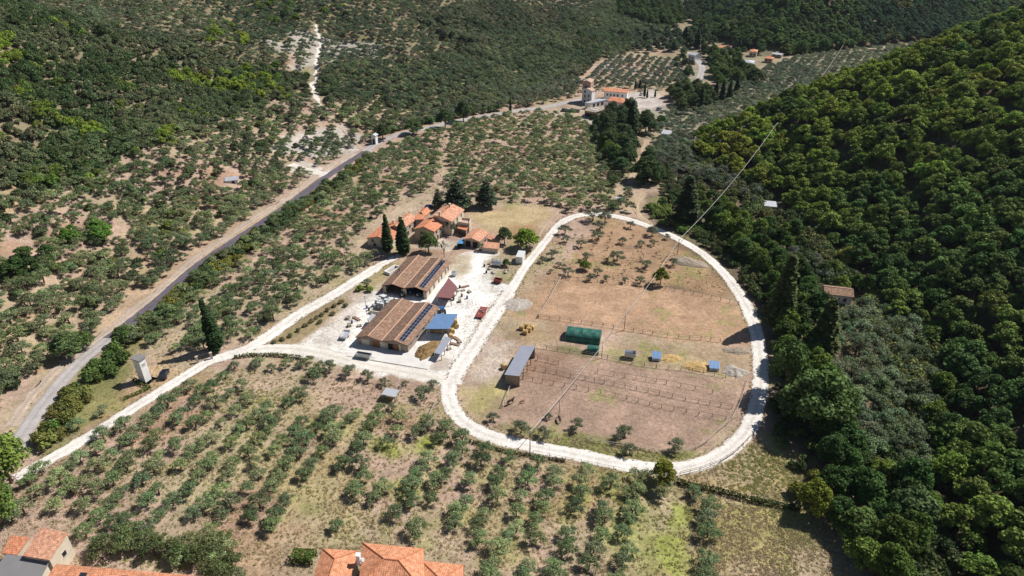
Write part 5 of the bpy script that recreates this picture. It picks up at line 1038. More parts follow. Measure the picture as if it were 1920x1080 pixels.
# box hedge beside the villa
def leafbox(name, label, cat, px, h, wd, tint, dens=26, size=.16, parent=None, group=None):
    W_ = [np.array(G(*p)) for p in px]; rng = np.random.default_rng(int(px[0][0])); V_, T_ = [], []
    o0 = W_[0]; z0 = float(zt(*o0)); Vs = []; Cs = []
    for a, b in zip(W_[:-1], W_[1:]):
        L = np.linalg.norm(b - a); e = (b - a) / L; n_ = np.array([-e[1], e[0]]); k = int(L * dens * (wd + 2 * h)); t = rng.random(k) * L; f = rng.random(k) * (wd + 2 * h)
        off = np.where(f < h, -wd / 2, np.where(f < h + wd, f - h - wd / 2, wd / 2)) + rng.normal(0, .06, k); zz = np.where(f < h, f, np.where(f < h + wd, h, f - h - wd)) + rng.normal(0, .06, k)
        nr = np.stack([np.where(f < h, -1, np.where(f < h + wd, 0, 1)) * n_[0], np.where(f < h, -1, np.where(f < h + wd, 0, 1)) * n_[1], np.where((f >= h) & (f < h + wd), 1, .2)], 1) + rng.normal(0, .5, (k, 3)); nr /= np.linalg.norm(nr, axis=1)[:, None]
        c = np.stack([a[0] + e[0] * t + n_[0] * off - o0[0], a[1] + e[1] * t + n_[1] * off - o0[1], zz + zt(a[0] + e[0] * t, a[1] + e[1] * t) - z0], 1)
        u_ = np.cross(nr, rng.normal(size=(k, 3))); u_ /= np.linalg.norm(u_, axis=1)[:, None]; v_ = np.cross(nr, u_); s_ = size * rng.uniform(.6, 1.4, k)[:, None]
        Vs.append(np.stack([c - u_ * s_, c - v_ * s_, c + u_ * s_, c + v_ * s_], 1).reshape(-1, 3)); tt = rng.uniform(.6, 1.4, k); Cs.append(np.repeat(np.stack([tt, tt, tt], 1), 4, 0))
    V = np.concatenate(Vs); C_ = np.concatenate(Cs).astype(np.float32); F_ = np.arange(len(V)).reshape(-1, 4)
    o = link(name, np_mesh(name, V, F_, M_LEAF, tone=C_), None, (o0[0], o0[1], z0)); o['tint'] = list(tint); return tag(o, label, cat, group)
leafbox('hedge', 'thick clipped box hedge beside the left wing of the villa', 'hedge', [(549, 1047), (592, 1051)], 1.7, 2.2, (.08, .14, .02), 30)
leafbox('hedge', 'long thin dark clipped hedge running off the loop road corner towards the woodland', 'hedge', [(1268, 905), (1300, 915), (1340, 922), (1400, 938), (1450, 948), (1500, 958)], 1.1, .8, (.045, .07, .02), 22)
leafbox('hedge', 'low hedge along the lower side of the yard entrance track', 'hedge', [(440, 672), (470, 668), (520, 668), (560, 672), (575, 680)], .9, .7, (.09, .12, .045), 20)
leafbox('hedge', 'low green hedge round the transformer tower garden', 'hedge', [(250, 712), (268, 724), (283, 728), (262, 738), (232, 750)], .8, .6, (.12, .16, .04), 20)
leafbox('hedge', 'narrow dark hedge below the lower curve of the loop road', 'hedge', [(880, 828), (940, 846), (1000, 857), (1060, 866)], .6, .6, (.05, .07, .03), 18)
# ---------------------------------------------------------------- distant hamlet
hm = House('tower_house', 'pink stone tower house, tallest of the far hamlet', 'house', (1091.8, 152.6), (1108.6, 154.6), (1098, 148.6), 12.5, C=(1114.5, 149.4), kind='gable_y', rise=1.0, roof=M_PINKP, wall=M_PINKP)
for z in (5, 9): hm.on(1, .5, z, 1, 1.3)
hm.on(0, .4, 9, 1, 1.3)
h2 = House('white_house', 'white three-storey house in front of the pink tower house', 'house', (1090.5, 165.5), (1110.6, 171), (1096, 162), 8.6, C=(1117, 168), kind='gable_y', rise=.9, roof=M_PINKP, wall=M_WHITE)
for t, z in ((.3, 6.4), (.3, 3.8), (.3, .6), (.7, 4.6), (.7, 1.5)): h2.on(0, t, z, 1.3, 1.5, frame=False)
h3 = House('long_house', 'long pale house with pinkish tiled roof at the back of the far hamlet', 'house', (1131.3, 170), (1177.3, 173.5), (1134, 163.5), 6.0, C=(1180.6, 167), kind='gable_x', rise=1.1, roof=M_NEWT, wall=M_WHITE)
for t in (.15, .3, .45, .6, .8): h3.on(0, t, 3.2, 1.1, 1.4, frame=False)
h4 = House('orange_roofed_house', 'orange hip-roofed house in front of the long pale house', 'house', (1138, 188.5), (1175, 194), (1147, 181), 5.0, C=(1182, 186), kind='hip_x', rise=1.3, roof=M_TERRA, wall=M_WHITE)
for t in (.2, .45, .7): h4.on(0, t, 2.2, 1.1, 1.4, frame=False)
h5 = House('grey_roofed_building', 'white building with flat grey roof left of the orange hipped house', 'building', (1095.7, 192), (1107, 193), (1122, 184.5), 3.8, C=(1140, 186), kind='flat', roof=M_LGREY, wall=M_WHITE)
for t in (.2, .45, .7): h5.on(1, t, 1.2, 1.6, 1.6, frame=False)
h6 = House('flat_roofed_workshop', 'low tan workshop with dark flat roof in front of the far hamlet', 'workshop', (1095, 206.5), (1117, 210.5), (1104, 200), 4.0, C=(1146, 201), kind='flat', roof=M_WOODG, wall=M_TAN)
h6.on(0, .5, .5, 6, 2.2, 'opening_shade_plate', M_DARK, frame=False)  # wide dark plate, painted as the shade within the workshop
for a, b2 in ((.4, .4), (.5, .7), (.7, .3)):
    p_ = Vector((*h6.q[0], 0)).lerp(Vector((*h6.q[1], 0)), a).lerp(Vector((*h6.q[3], 0)).lerp(Vector((*h6.q[2], 0)), a), b2); MB().box(p_.x - 1.2, p_.y - .8, 4.0, p_.x + 1.2, p_.y + .8, 4.25).build('skylight', M_PLAST, h6.root)
for lb, A_, B_, dp, he_, kd, rs, rf, wl in (('white house with red-tiled porch among the trees at the head of the valley', (1347, 89), (1371, 91), 9, 4.5, 'gable_x', 1.2, M_TERRA, M_WHITE), ('orange-roofed small house among the far trees', (1405, 96), (1420, 97), 8, 4.2, 'hip_x', 1.3, M_NEWT, M_CREAM),
    ('white house with grey hip roof below the far trees', (1389, 116), (1411, 118), 9, 3.6, 'hip_x', 1.2, M_LGREY, M_WHITE), ('low orange-roofed house at the edge of the far olive field', (1433, 109), (1449, 110.5), 7, 3.2, 'hip_x', 1.0, M_TERRA, M_PINKP),
    ('long metal-roofed shed beyond the low orange-roofed house', (1447, 101), (1466, 103), 7, 2.6, 'gable_x', .6, M_LGREY, M_WOODG), ('small white house behind the street of the far hamlet', (1290, 101), (1303, 104), 8, 4, 'gable_x', 1.0, M_LGREY, M_WHITE)):
    H_ = House('distant_house' if 'shed' not in lb else 'metal_shed', lb, 'house' if 'shed' not in lb else 'shed', A_, B_, A_, he_, depth=dp, kind=kd, rise=rs, roof=rf, wall=wl)
    for t in (.25, .7): H_.on(0, t, 1.2, 1.4, 1.5, frame=False)
# ---------------------------------------------------------------- trees and bushes one can point at
NAT = {'olive': (5.2, 3.9), 'oak': (7.2, 7.9), 'tree': (8.4, 10.2), 'shrub': (3.2, 2.1), 'cypress': (2.3, 12.3), 'conifer': (5.6, 11.2), 'bare': (3.4, 2.9)}
def nt_(kind, u, v, wpx, tint, label, top=None, group=None, zs=None, var=None):
    x, y = G(u, v); Z = proj(x, y, float(zt(x, y)))[2]; sc = wpx * Z / FPX / NAT[kind][0]
    if top is not None: zs = tall((u, v), top) / (NAT[kind][1] * sc)
    return plant(kind, x, y, sc, tint, label, group, zs or 1.0, v=var)
CYP = (.055, .095, .035)
nt_('cypress', 728, 472, 20, CYP, 'left one of the two tall dark cypresses in front of the farmhouse', 402, 'the two cypresses before the farmhouse', var=0)
nt_('cypress', 757, 476, 25, CYP, 'right, slightly broader one of the two cypresses in front of the farmhouse', 407, 'the two cypresses before the farmhouse', var=1)
c_ = nt_('cypress', 409, 658, 30, (.05, .095, .035), 'lone tall cypress above the entrance of the white farm drive', 562, var=2)
c_.rotation_euler = (0, R(-4), 0)
nt_('cypress', 957, 214, 5, CYP, 'thin cypress beside the far road left of the hamlet', 180)
nt_('cypress', 1283, 420, 44, (.07, .095, .04), 'very broad dark conifer standing where the loop road meets the woodland', 330, var=2)
nt_('cypress', 1182, 256, 24, (.06, .09, .04), 'tall dark cypress rising from the clump in front of the hamlet', 188, var=1)
for u, v, w_, tp, lb in ((1208, 182, 5, 153, 'slim cypress at the left edge of the hamlet car park'), (1213, 184, 4, 165, 'short slim cypress in the hamlet car park'), (1228, 182, 4, 168, 'small cypress on the right of the hamlet car park'), (1191, 168, 5, 148, 'slim cypress behind the long pale house'), (1200, 165, 6, 150, 'thin cypress behind the hamlet car park'),
                         (1284, 82, 14, 50, 'broad dark cypress at the head of the valley road'), (1306, 92, 13, 52, 'tall dark cypress beside the valley road'), (1385, 96, 8, 68, 'dark cypress between the two far houses'), (1398, 92, 8, 70, 'dark cypress left of the small orange-roofed house'),
                         (1340, 192, 12, 150, 'columnar poplar at the left of the dark row'), (1352, 194, 12, 148, 'columnar poplar in the middle of the dark row'), (1366, 192, 13, 150, 'columnar poplar towards the right of the dark row'), (1380, 180, 12, 142, 'columnar poplar ending the dark row'), (1313, 205, 12, 160, 'dark poplar in front of the car park')):
    nt_('cypress', u, v, w_, (.065, .10, .045), lb, tp)
for u, v, w_, tp, lb in ((1458, 612, 46, 478, 'tallest dark ivy-clad tree of the belt right of the loop road'), (1535, 672, 50, 560, 'tall yellowish-leaved dark tree below the cottage')):
    nt_('cypress', u, v, w_, (.10, .125, .04), lb, tp, var=0)
nt_('conifer', 858, 392, 50, (.09, .125, .07), 'dark spreading pine behind the farmhouse', 330, var=0)
nt_('conifer', 912, 388, 40, (.075, .11, .065), 'dark pine right of the larger one behind the farmhouse', 335, var=1)
nt_('conifer', 822, 388, 22, (.12, .15, .09), 'small pale pine beside the blue tarpaulin behind the farmhouse', 352, var=2)
nt_('tree', 987, 466, 52, (.17, .27, .035), 'bright green broad fig tree beside the loop road near the garage', 428, var=0)
nt_('tree', 946, 458, 30, (.12, .18, .07), 'greyish green tree between garage and bright fig tree', 424, var=1)
nt_('tree', 804, 474, 40, (.11, .17, .045), 'round dark green tree in front of the farmhouse stair', 434, var=2)
nt_('olive', 843, 440, 34, (.15, .19, .12), 'bushy olive tree against the east wall of the farmhouse', 408)
nt_('bare', 833, 482, 20, (.16, .19, .08), 'thin small tree on the bank behind the far barn', 452)
nt_('olive', 902, 470, 20, (.2, .24, .15), 'small olive before the garage bays', 455)
nt_('shrub', 950, 500, 20, (.13, .18, .07), 'green bush in the rubble heap beside the yard', 485)
nt_('tree', 1241, 908, 52, (.25, .27, .04), 'yellow-green round tree on the corner of the loop road', 862, var=3)
nt_('tree', 1238, 534, 32, (.22, .25, .045), 'yellow-green tree under the power cable in the upper paddock', 500, var=4)
nt_('tree', 1097, 506, 24, (.15, .21, .03), 'small bright green tree among the paddock olives', 488, var=0)
nt_('tree', 233, 645, 40, (.10, .16, .045), 'round dark green bush tree on the bend of the asphalt road', 612, var=1)
nt_('tree', 132, 668, 66, (.13, .19, .07), 'wide leafy green tree left of the pale road bend', 625, var=2)
nt_('tree', 165, 650, 36, (.12, .18, .05), 'smaller green tree beside the wide one left of the road bend', 620, var=3)
nt_('shrub', 612, 352, 22, (.08, .14, .05), 'round dark bush on the edge of the asphalt road below the junction', 333)
nt_('tree', 1588, 500, 48, (.28, .28, .05), 'round yellow-green tree at the foot of the oak hill', 462, var=4)
nt_('tree', 1520, 800, 130, (.12, .19, .055), 'huge spreading dark green tree at the right bend of the loop road', 695, var=0)
nt_('tree', 1470, 738, 75, (.11, .18, .05), 'rounded dark tree left of the huge spreading one', 638, var=1)
nt_('tree', 1600, 1010, 95, (.10, .16, .04), 'broad dark tree at the bottom right woodland edge', 960, var=2)
nt_('tree', 1700, 990, 100, (.11, .17, .06), 'broad dark grey-green tree right of the bottom woodland edge', 915, var=3)
nt_('tree', 1520, 960, 66, (.20, .24, .035), 'yellow-green bushy tree beside the dry field corner', 900, var=4)
nt_('tree', 22, 905, 96, (.20, .28, .06), 'large light green tree at the left edge below the asphalt road', 810, var=1)
nt_('tree', 5, 985, 80, (.17, .25, .06), 'light green tree at the left edge above the orange outbuildings', 900, var=2)
nt_('shrub', 103, 812, 34, (.13, .23, .05), 'bright green bush at the lower end of the road strip', 790)
nt_('tree', 718, 262, 38, (.09, .13, .05), 'dark round tree where the asphalt road enters the trees', 230, var=3)
nt_('tree', 775, 252, 40, (.10, .14, .05), 'low dark tree in the roadside clump', 225, var=4)
nt_('tree', 835, 240, 36, (.085, .13, .05), 'round dark tree beside the far road', 202, var=0)
nt_('tree', 869, 228, 32, (.08, .125, .05), 'tall dark tree beside the far road', 186, var=1)
nt_('tree', 1415, 155, 42, (.08, .12, .045), 'dark round tree at the edge of the far olive field', 126, var=2)
nt_('tree', 1362, 110, 32, (.16, .19, .13), 'silvery round tree beside the valley street', 84, var=3)
nt_('tree', 1210, 340, 60, (.07, .11, .035), 'big very dark tree above the earth path', 290, var=4)
nt_('tree', 1150, 300, 42, (.12, .19, .04), 'bright-topped dark tree beside the middle grove', 268, var=0)
nt_('tree', 1240, 235, 24, (.15, .23, .08), 'pale green bush tree at the end of the far car park', 215, var=1)
INSIDE = [(1059, 440, 28), (1062, 455, 20), (1089, 464, 22), (1112, 414, 34), (1134, 417, 28), (1122, 450, 26), (1125, 432, 24), (1182, 427, 20), (1167, 457, 19), (1202, 462, 17), (1225, 460, 17), (1222, 442, 26), (1250, 449, 16), (1157, 490, 32), (1100, 488, 24), (1137, 492, 14), (1210, 504, 26), (1120, 516, 20),
          (1137, 527, 18), (1172, 530, 17), (1200, 532, 22), (1065, 517, 24), (1107, 526, 20), (1032, 512, 12), (1057, 502, 12), (1262, 498, 22), (1035, 484, 26), (1017, 492, 18), (1048, 500, 14)]
for u, v, w_ in INSIDE: nt_('olive', u, v, w_ * 1.15, (.18, .205, .13), 'olive tree on the bare earth at the top of the loop', group='olive trees inside the top of the loop road', zs=.95)
for u, v in ((1092, 447), (1112, 467), (1139, 469), (1144, 454), (1146, 442), (1187, 447), (1085, 492), (1170, 512), (1078, 446), (1230, 480), (1200, 490)):
    nt_('bare', u, v, 10, (.25, .2, .12), 'nearly bare small fruit tree inside the loop road', group='bare fruit trees inside the loop road')
for u, v, w_, lb in ((925, 790, 30, 'small olive at the left bottom bend inside the loop road'), (977, 812, 44, 'olive just left of the wooden power pole inside the loop'), (1020, 820, 36, 'olive just right of the wooden power pole inside the loop'), (1080, 805, 38, 'olive in the middle of the lower paddock edge'), (1028, 785, 20, 'small olive above the pair by the power pole'),
                     (1170, 822, 46, 'larger olive at the lower paddock fence'), (1180, 852, 38, 'olive between lower paddock fence and loop road'), (1265, 845, 44, 'rightmost olive at the bottom of the lower paddock')):
    nt_('olive', u, v, w_, (.17, .20, .12), lb, zs=.95)
for u, v, w_ in ((480, 690, 26), (510, 696, 26), (618, 696, 38), (655, 704, 38), (690, 712, 34), (722, 722, 26), (560, 690, 22), (795, 745, 42), (812, 728, 30), (735, 770, 26), (800, 806, 34), (440, 692, 28), (760, 724, 20)):
    nt_('olive', u, v, w_, (.19, .22, .13), 'olive tree on the bank below the yard entrance track', group='olive trees below the yard', zs=.9)
for u, v in ((640, 568), (628, 575), (615, 583), (604, 592), (594, 598), (584, 604), (573, 612), (560, 621), (545, 631), (530, 638), (515, 643), (648, 575), (624, 590), (600, 606)):
    nt_('shrub', u, v, 13, (.21, .205, .10), 'rounded dry shrub in the planted island of the yard', group='shrubs of the planted island', zs=.9)
nt_('olive', 688, 538, 28, (.19, .21, .15), 'grey olive bush on the verge above the near barn', zs=.9)
nt_('shrub', 674, 545, 18, (.24, .31, .06), 'lime green bush left below the grey olive bush'); nt_('shrub', 693, 547, 18, (.22, .29, .06), 'lime green bush right below the grey olive bush')
for u, v, w_ in ((700, 482, 28), (690, 497, 20), (712, 460, 20), (741, 482, 12)): nt_('olive', u, v, w_, (.18, .20, .13), 'olive tree in the shade of the cypresses', group='olives beside the cypresses')

# ---------------------------------------------------------------- fences
def fence(name, label, px, h=1.35, sp=3.0, mat=M_POLEW, rail=None, nr=2, r=.07, rr_=.035, group=None):
    W_ = [np.array(G(*p)) for p in px]; o0 = W_[0]; z0 = float(zt(*o0)); root = empty(name, (o0[0], o0[1], z0), 0, label, 'fence', group)
    pts = []
    for a, b in zip(W_[:-1], W_[1:]):
        n = max(1, round(np.linalg.norm(b - a) / sp)); pts += [a + (b - a) * k / n for k in range(n)]
    pts.append(W_[-1]); pts = pts[:99]; rb = MB(); me = None; L_ = []
    for k, p in enumerate(pts):
        z = float(zt(*p)) - z0; q = (p[0] - o0[0], p[1] - o0[1], z); L_.append(q)
        if me is None: o = MB().tube((0, 0, -.3), (0, 0, h), r, r * .8, 6).build('post', mat, root, q); me = o.data
        else: o = link('post', me, root, q)
        o.rotation_euler = (random.uniform(-.04, .04), random.uniform(-.04, .04), 0)
    for a, b in zip(L_[:-1], L_[1:]):
        for k in range(nr):
            zz = h * (.92 - .42 * k); rb.tube((a[0], a[1], a[2] + zz), (b[0], b[1], b[2] + zz), rr_, n=4)
    if rb.f: rb.build('rail', rail or mat, root)
    return root
FN = [('row of wooden posts along the top of the lower paddock', [(1003, 651), (1089, 664), (1139, 673), (1208, 687), (1277, 694), (1360, 708)], 2),
      ('short row of posts beside the livestock shelter', [(1008, 675), (1047, 683)], 2), ('second row of wooden posts below the top of the lower paddock', [(1120, 698), (1151, 704), (1192, 711), (1249, 720), (1303, 731), (1336, 737)], 1),
      ('middle row of wooden posts with double rails across the lower paddock', [(983, 690), (1044, 701), (1070, 707), (1097, 712), (1151, 722), (1236, 740), (1310, 755), (1372, 766)], 2),
      ('lower row of wooden posts across the lower paddock', [(980, 711), (1017, 718), (1058, 725), (1126, 738), (1153, 744), (1240, 765), (1310, 778), (1360, 788)], 1),
      ('post and wire fence along the bottom of the upper paddock', [(1010, 596), (1070, 604), (1130, 612), (1170, 619), (1223, 627), (1251, 632), (1314, 637), (1350, 641)], 2),
      ('post and wire fence along the top of the upper paddock', [(1052, 523), (1100, 527), (1160, 532), (1230, 540), (1300, 552), (1385, 572)], 1)]
for lb, px, nr in FN: fence('paddock_fence', lb, px, nr=nr, rr_=.04, r=.085)
fence('rail_fence', 'bleached pole fence running down the left side of the upper paddock', [(1053, 521), (1042, 540), (1030, 562), (1018, 582), (1009, 596)], 1.1, 2.6, M_RAIL, M_RAIL, 2, .08, .09)
fence('rail_fence', 'pale rail fence around the lower right curve of the lower paddock', [(1402, 714), (1392, 745), (1381, 772), (1372, 788), (1362, 798), (1345, 811), (1325, 830), (1304, 843), (1282, 851), (1245, 850), (1200, 843), (1150, 836), (1100, 826)], 1.2, 3.2, M_RAIL, M_RAIL, 2, .07, .05)
fence('rail_fence', 'wooden rail fence on the outer edge of the lower right road curve', [(1270, 903), (1275, 891), (1312, 882), (1350, 868), (1375, 852), (1393, 836), (1410, 817)], 1.2, 2.2, M_RAIL, M_RAIL, 2, .07, .07)
fence('rail_fence', 'pole fence left of the lower paddock', [(960, 720), (950, 745), (942, 765)], 1.2, 2.2, M_POLEW, M_RAIL, 2, .07, .07)
fence('rail_fence', 'wooden pen around the small white-roofed shelter', [(706, 745), (745, 753), (757, 735), (741, 722), (722, 720)], 1.2, 2.0, M_RAIL, M_RAIL, 2, .06, .06)
fence('rail_fence', 'pole fence running down right of the shelter pen', [(820, 752), (812, 768), (804, 785)], 1.2, 2.2, M_RAIL, M_RAIL, 2, .06, .07)
fence('rail_fence', 'long pole fence beside the gateway below the yard entrance', [(443, 682), (425, 694), (405, 706)], 1.0, 2.4, M_RAIL, M_RAIL, 2, .06, .09)
fence('wire_fence', 'dark post fence below the outer bend of the loop road', [(1000, 850), (1060, 862), (1120, 874), (1180, 886), (1225, 897)], 1.0, 4.0, M_POLEW, M_POLEW, 1, .06, .03)
# round pen ring
a0 = G(1180, 478); a1 = G(1210, 475); pr = []
for k in range(15):
    t = k / 14 * 4.4 - 2.6; pr.append((a0[0] + 5.5 * math.cos(t), a0[1] + 5.5 * math.sin(t)))
_G = G
G = lambda u, v, dz=0.0: (u, v) if abs(u) < 250 and isinstance(u, float) and v < 330 and isinstance(v, float) else _G(u, v, dz)
fence('round_pen', 'curved low pole ring of a round pen among the paddock olives', [(float(p[0]), float(p[1])) for p in pr], .7, 2.0, M_RAIL, M_RAIL, 1, .05, .07)
G = _G
# stone gate pillars and gate
x, y = G(371, 680)
gp = empty('gate', (x, y, float(zt(x, y))), R(30), 'iron gate between stone pillars at the entrance of the farm drive', 'gate')
for k in (0, 1):
    MB().box(k * 3.6 - .3, -.3, -.3, k * 3.6 + .3, .3, 1.9).box(k * 3.6 - .38, -.38, 1.9, k * 3.6 + .38, .38, 2.05).build('pillar', M_STONE, gp)
gm = MB()
for k in range(10): gm.tube((.4 + k * .3, 1.2, .1), (.4 + k * .3, 1.2, 1.5), .025, n=4)
gm.tube((.3, 1.2, .15), (3.3, 1.2, .15), .04, n=4); gm.tube((.3, 1.2, 1.5), (3.3, 1.2, 1.5), .04, n=4); gm.build('gate_leaf', M_STEEL, gp)

# ---------------------------------------------------------------- poles and the power cable
def pole(name, label, px, top, r=.13, arm=True, mat=M_POLEW, group=None, cat='power pole', rz=.9):
    x, y = G(*px); z = float(zt(x, y)); h = tall(px, top); root = empty(name, (x, y, z), rz, label, cat, group)
    MB().tube((0, 0, -.5), (0, 0, h), r, r * .65, 8).build('pole', mat, root)
    if arm:
        MB().box(-.8, -.06, h - .5, .8, .06, h - .38).build('crossarm', M_STEEL, root)
        for k in (-.7, 0, .7): MB().tube((k, 0, h - .38), (k, 0, h - .12), .05, .03, 6).build('insulator', M_PLAST, root)
    return Vector((x, y, z + h - .15))
p1 = pole('power_pole', 'tall wooden power pole on the lower side of the loop road', (993.5, 850), 808)
p1b = pole('power_pole', 'thin power pole standing between lower paddock fences and olives', (1048, 782), 752, .09, False)
p2a = pole('power_pole', 'power pole beside the small green tunnel', (1128, 672), 648, .1, False)
p2b = pole('power_pole', 'power pole at the bottom fence of the upper paddock', (1170, 620), 588, .12)
p3 = pole('power_pole', 'power pole in the top corner of the paddock by the brushwood heap', (1270, 477), 448, .12)
pole('power_pole', 'slender leaning power pole in the left part of the middle grove', (630, 445), 418, .1, False)
p4 = pole('power_pole', 'power pole on the crest of the wooded spur', (1450, 262), 232, .15)
p5 = pole('power_pole', 'power pole at the far end of the distant olive field', (1578, 98), 84, .2)
pole('power_pole', 'small pale pole on the dark distant hill', (1620, 57), 43, .25, False, M_STEEL); pole('power_pole', 'pale pole standing in the scrub right of the white hill path', (631, 68), 50, .15, False, M_STEEL); pole('power_pole', 'pale pole high on the left hillside', (466, 70), 48, .15, False, M_STEEL)
def cable(name, label, a, b, r=.09, sag=1.5):
    n = 18; m = MB(); o0 = a.copy(); pts = [a.lerp(b, k / n) - Vector((0, 0, sag * 4 * (k / n) * (1 - k / n))) - o0 for k in range(n + 1)]
    for p, q in zip(pts[:-1], pts[1:]): m.tube(p, q, r, n=5, cap=False)
    return tag(m.build(name, M_CABLE, None, o0, sm=True), label, 'power cable')
cable('power_cable', 'twisted power cable between the wooden pole on the road and the paddock fence pole', p1, p2b, .07, 1.2)
cable('power_cable', 'twisted power cable crossing the upper paddock', p2b, p3, .07, 1.2)
cable('power_cable', 'twisted power cable rising from the paddock corner over the dark trees', p3, p4, .08, 3)
cable('power_cable', 'twisted power cable spanning the far olive field', p4, p5, .10, 5)
x, y = G(688, 592); h = tall((688, 592), 555); lp = empty('street_lamp', (x, y, float(zt(x, y))), 0, 'grey yard lamp post left of the near barn', 'lamp post')
MB().tube((0, 0, -.3), (0, 0, h), .08, .05, 8).build('pole', M_STEEL, lp); MB().box(-.25, -.15, h, .75, .15, h + .12).build('lamp_head', M_PLAST, lp)

# ---------------------------------------------------------------- vehicles and farm gear
WHEEL = {}
def wheel(parent, x, y, r, w_=.22):
    key = (round(r, 2), round(w_, 2))
    if key not in WHEEL:
        m = MB().tube((0, -w_ / 2, 0), (0, w_ / 2, 0), r, n=14); WHEEL[key] = m.build('wheel', M_RUBB, parent, (x, y, r)); k = MB().tube((0, -w_ / 2 - .02, 0), (0, w_ / 2 + .02, 0), r * .55, n=10).build('rim', M_STEEL, WHEEL[key]); return
    o = link('wheel', WHEEL[key].data, parent, (x, y, r)); link('rim', WHEEL[key].children[0].data, o)
def base(name, label, cat, px, px2, group=None):
    """root at px with local +x towards px2"""
    a = G(*px); b = G(*px2); return empty(name, (a[0], a[1], float(zt(*a)) + .12), math.atan2(b[1] - a[1], b[0] - a[0]), label, cat, group)
def car(label, px, px2, mat, L=4.3, pickup=False, group=None, name='parked_car', cat='car', s=1.0):
    e = base(name, label, cat, px, px2, group); e.scale = (s, s, s); hl = L / 2; W = .87
    lo = [(-hl, .32), (hl - .1, .32), (hl, .5), (hl - .05, .72), (hl - .95, .95), (-hl + .05, .98 if not pickup else .95), (-hl, .7)]
    m = MB(); m.prism(lo, 1, -W, W); m.build('body', mat, e)
    cab = [(hl - 1.25, .93), (hl - 1.95, 1.44), (-hl + 1.0, 1.46), (-hl + .25, .95)] if not pickup else [(hl - 1.3, .93), (hl - 1.95, 1.6), (hl - 3.1, 1.62), (hl - 3.2, .93)]
    g_ = MB(); g_.prism(cab, 1, -W + .1, W - .1); g_.build('windows', M_GLASS, e)
    rx0, rx1 = cab[2][0] + .08, cab[1][0] - .05; MB().box(rx0, -W + .13, cab[1][1] - .02, rx1, W - .13, cab[1][1] + .05).build('cabin_roof', mat, e)
    if pickup: MB().box(-hl + .12, -W + .14, .955, hl - 3.3, W - .14, .965).build('load_bed', M_DARK, e)
    for sx in (hl - .85, -hl + .8):
        for sy in (-W + .05, W - .05): wheel(e, sx, sy, .33)
    for sy in (-.6, .6): MB().box(hl - .06, sy - .16, .55, hl + .015, sy + .16, .68).build('headlight', M_PLAST, e)
    return e
car('dark blue-black car parked beside the white transformer tower', (309, 705), (313, 694), M_CARB)
car('white pickup truck parked nearest the far barn', (735, 569), (745, 572), M_CARW, 5.0, True, name='pickup_truck', cat='pickup')
car('white van-like car parked behind the white pickup', (722, 563), (732, 566), M_CARW, 4.8)
car('blue-white car parked behind the farmhouse', (803, 391), (808, 387), M_CARBL, 4.4)
for k, (u, m) in enumerate(((1056, M_CARB), (1061, M_CARG), (1066, M_CARW), (1072, M_CARW), (1078, M_CARB), (1084, M_CARG))):
    car(('dark', 'grey', 'white', 'white', 'dark', 'grey')[k] + ' car, number %s from the left in the row before the hamlet' % ('one', 'two', 'three', 'four', 'five', 'six')[k], (u, 208 + k * .3), (u + 1.2, 203), m, group='cars in the row before the hamlet')
for u, v, m, lb in ((1204, 178, M_CARW, 'white car under the cypresses of the hamlet car park'), (1236, 206, M_CARG, 'grey car on the right of the hamlet car park'), (1242, 210, M_CARW, 'white car at the lower right of the hamlet car park'), (1320, 118, M_CARW, 'white car on the valley street')):
    car(lb, (u, v), (u + 3, v - 1), m)
def tractor(label, px, px2, mat, s=1.0, cab=True):
    e = base('tractor', label, 'tractor', px, px2); e.scale = (s, s, s)
    MB().box(.1, -.35, .7, 1.9, .35, 1.35).prism([(1.9, .75), (2.05, .8), (2.0, 1.25), (1.9, 1.35)], 1, -.33, .33).build('bonnet', mat, e)
    MB().box(-.9, -.45, .6, .2, .45, 1.2).build('chassis', mat, e)
    for sy in (-.85, .85): wheel(e, -.7, sy, .8, .42)
    for sy in (-.7, .7): wheel(e, 1.45, sy, .48, .28)
    if cab: MB().box(-.95, -.6, 1.2, .3, .6, 2.2).build('cab', M_GLASS, e); MB().box(-1.05, -.68, 2.2, .4, .68, 2.32).build('cab_roof', mat, e)
    else: MB().box(-.6, -.25, 1.2, -.1, .25, 1.3).box(-.65, -.25, 1.2, -.55, .25, 1.75).build('seat', M_RUBB, e)
    MB().tube((1.3, .25, 1.3), (1.3, .25, 2.1), .05, n=6).build('exhaust', M_RUBB, e)
tractor('blue tractor parked at the far right corner of the near barn', (828, 588), (822, 578), M_CARBL)
tractor('blue tractor just inside the right bay of the far barn', (772, 548), (768, 556), M_CARBL, .95)
tractor('dark tractor standing at the middle pillar of the far barn', (757, 553), (753, 560), M_CARG, .95)
tractor('grey farm tractor at the right pillar of the far barn', (786, 553), (782, 560), M_CARG, .9, False)
tractor('red machine under the edge of the maroon roof', (848, 560), (852, 552), M_CARR, .8, False)
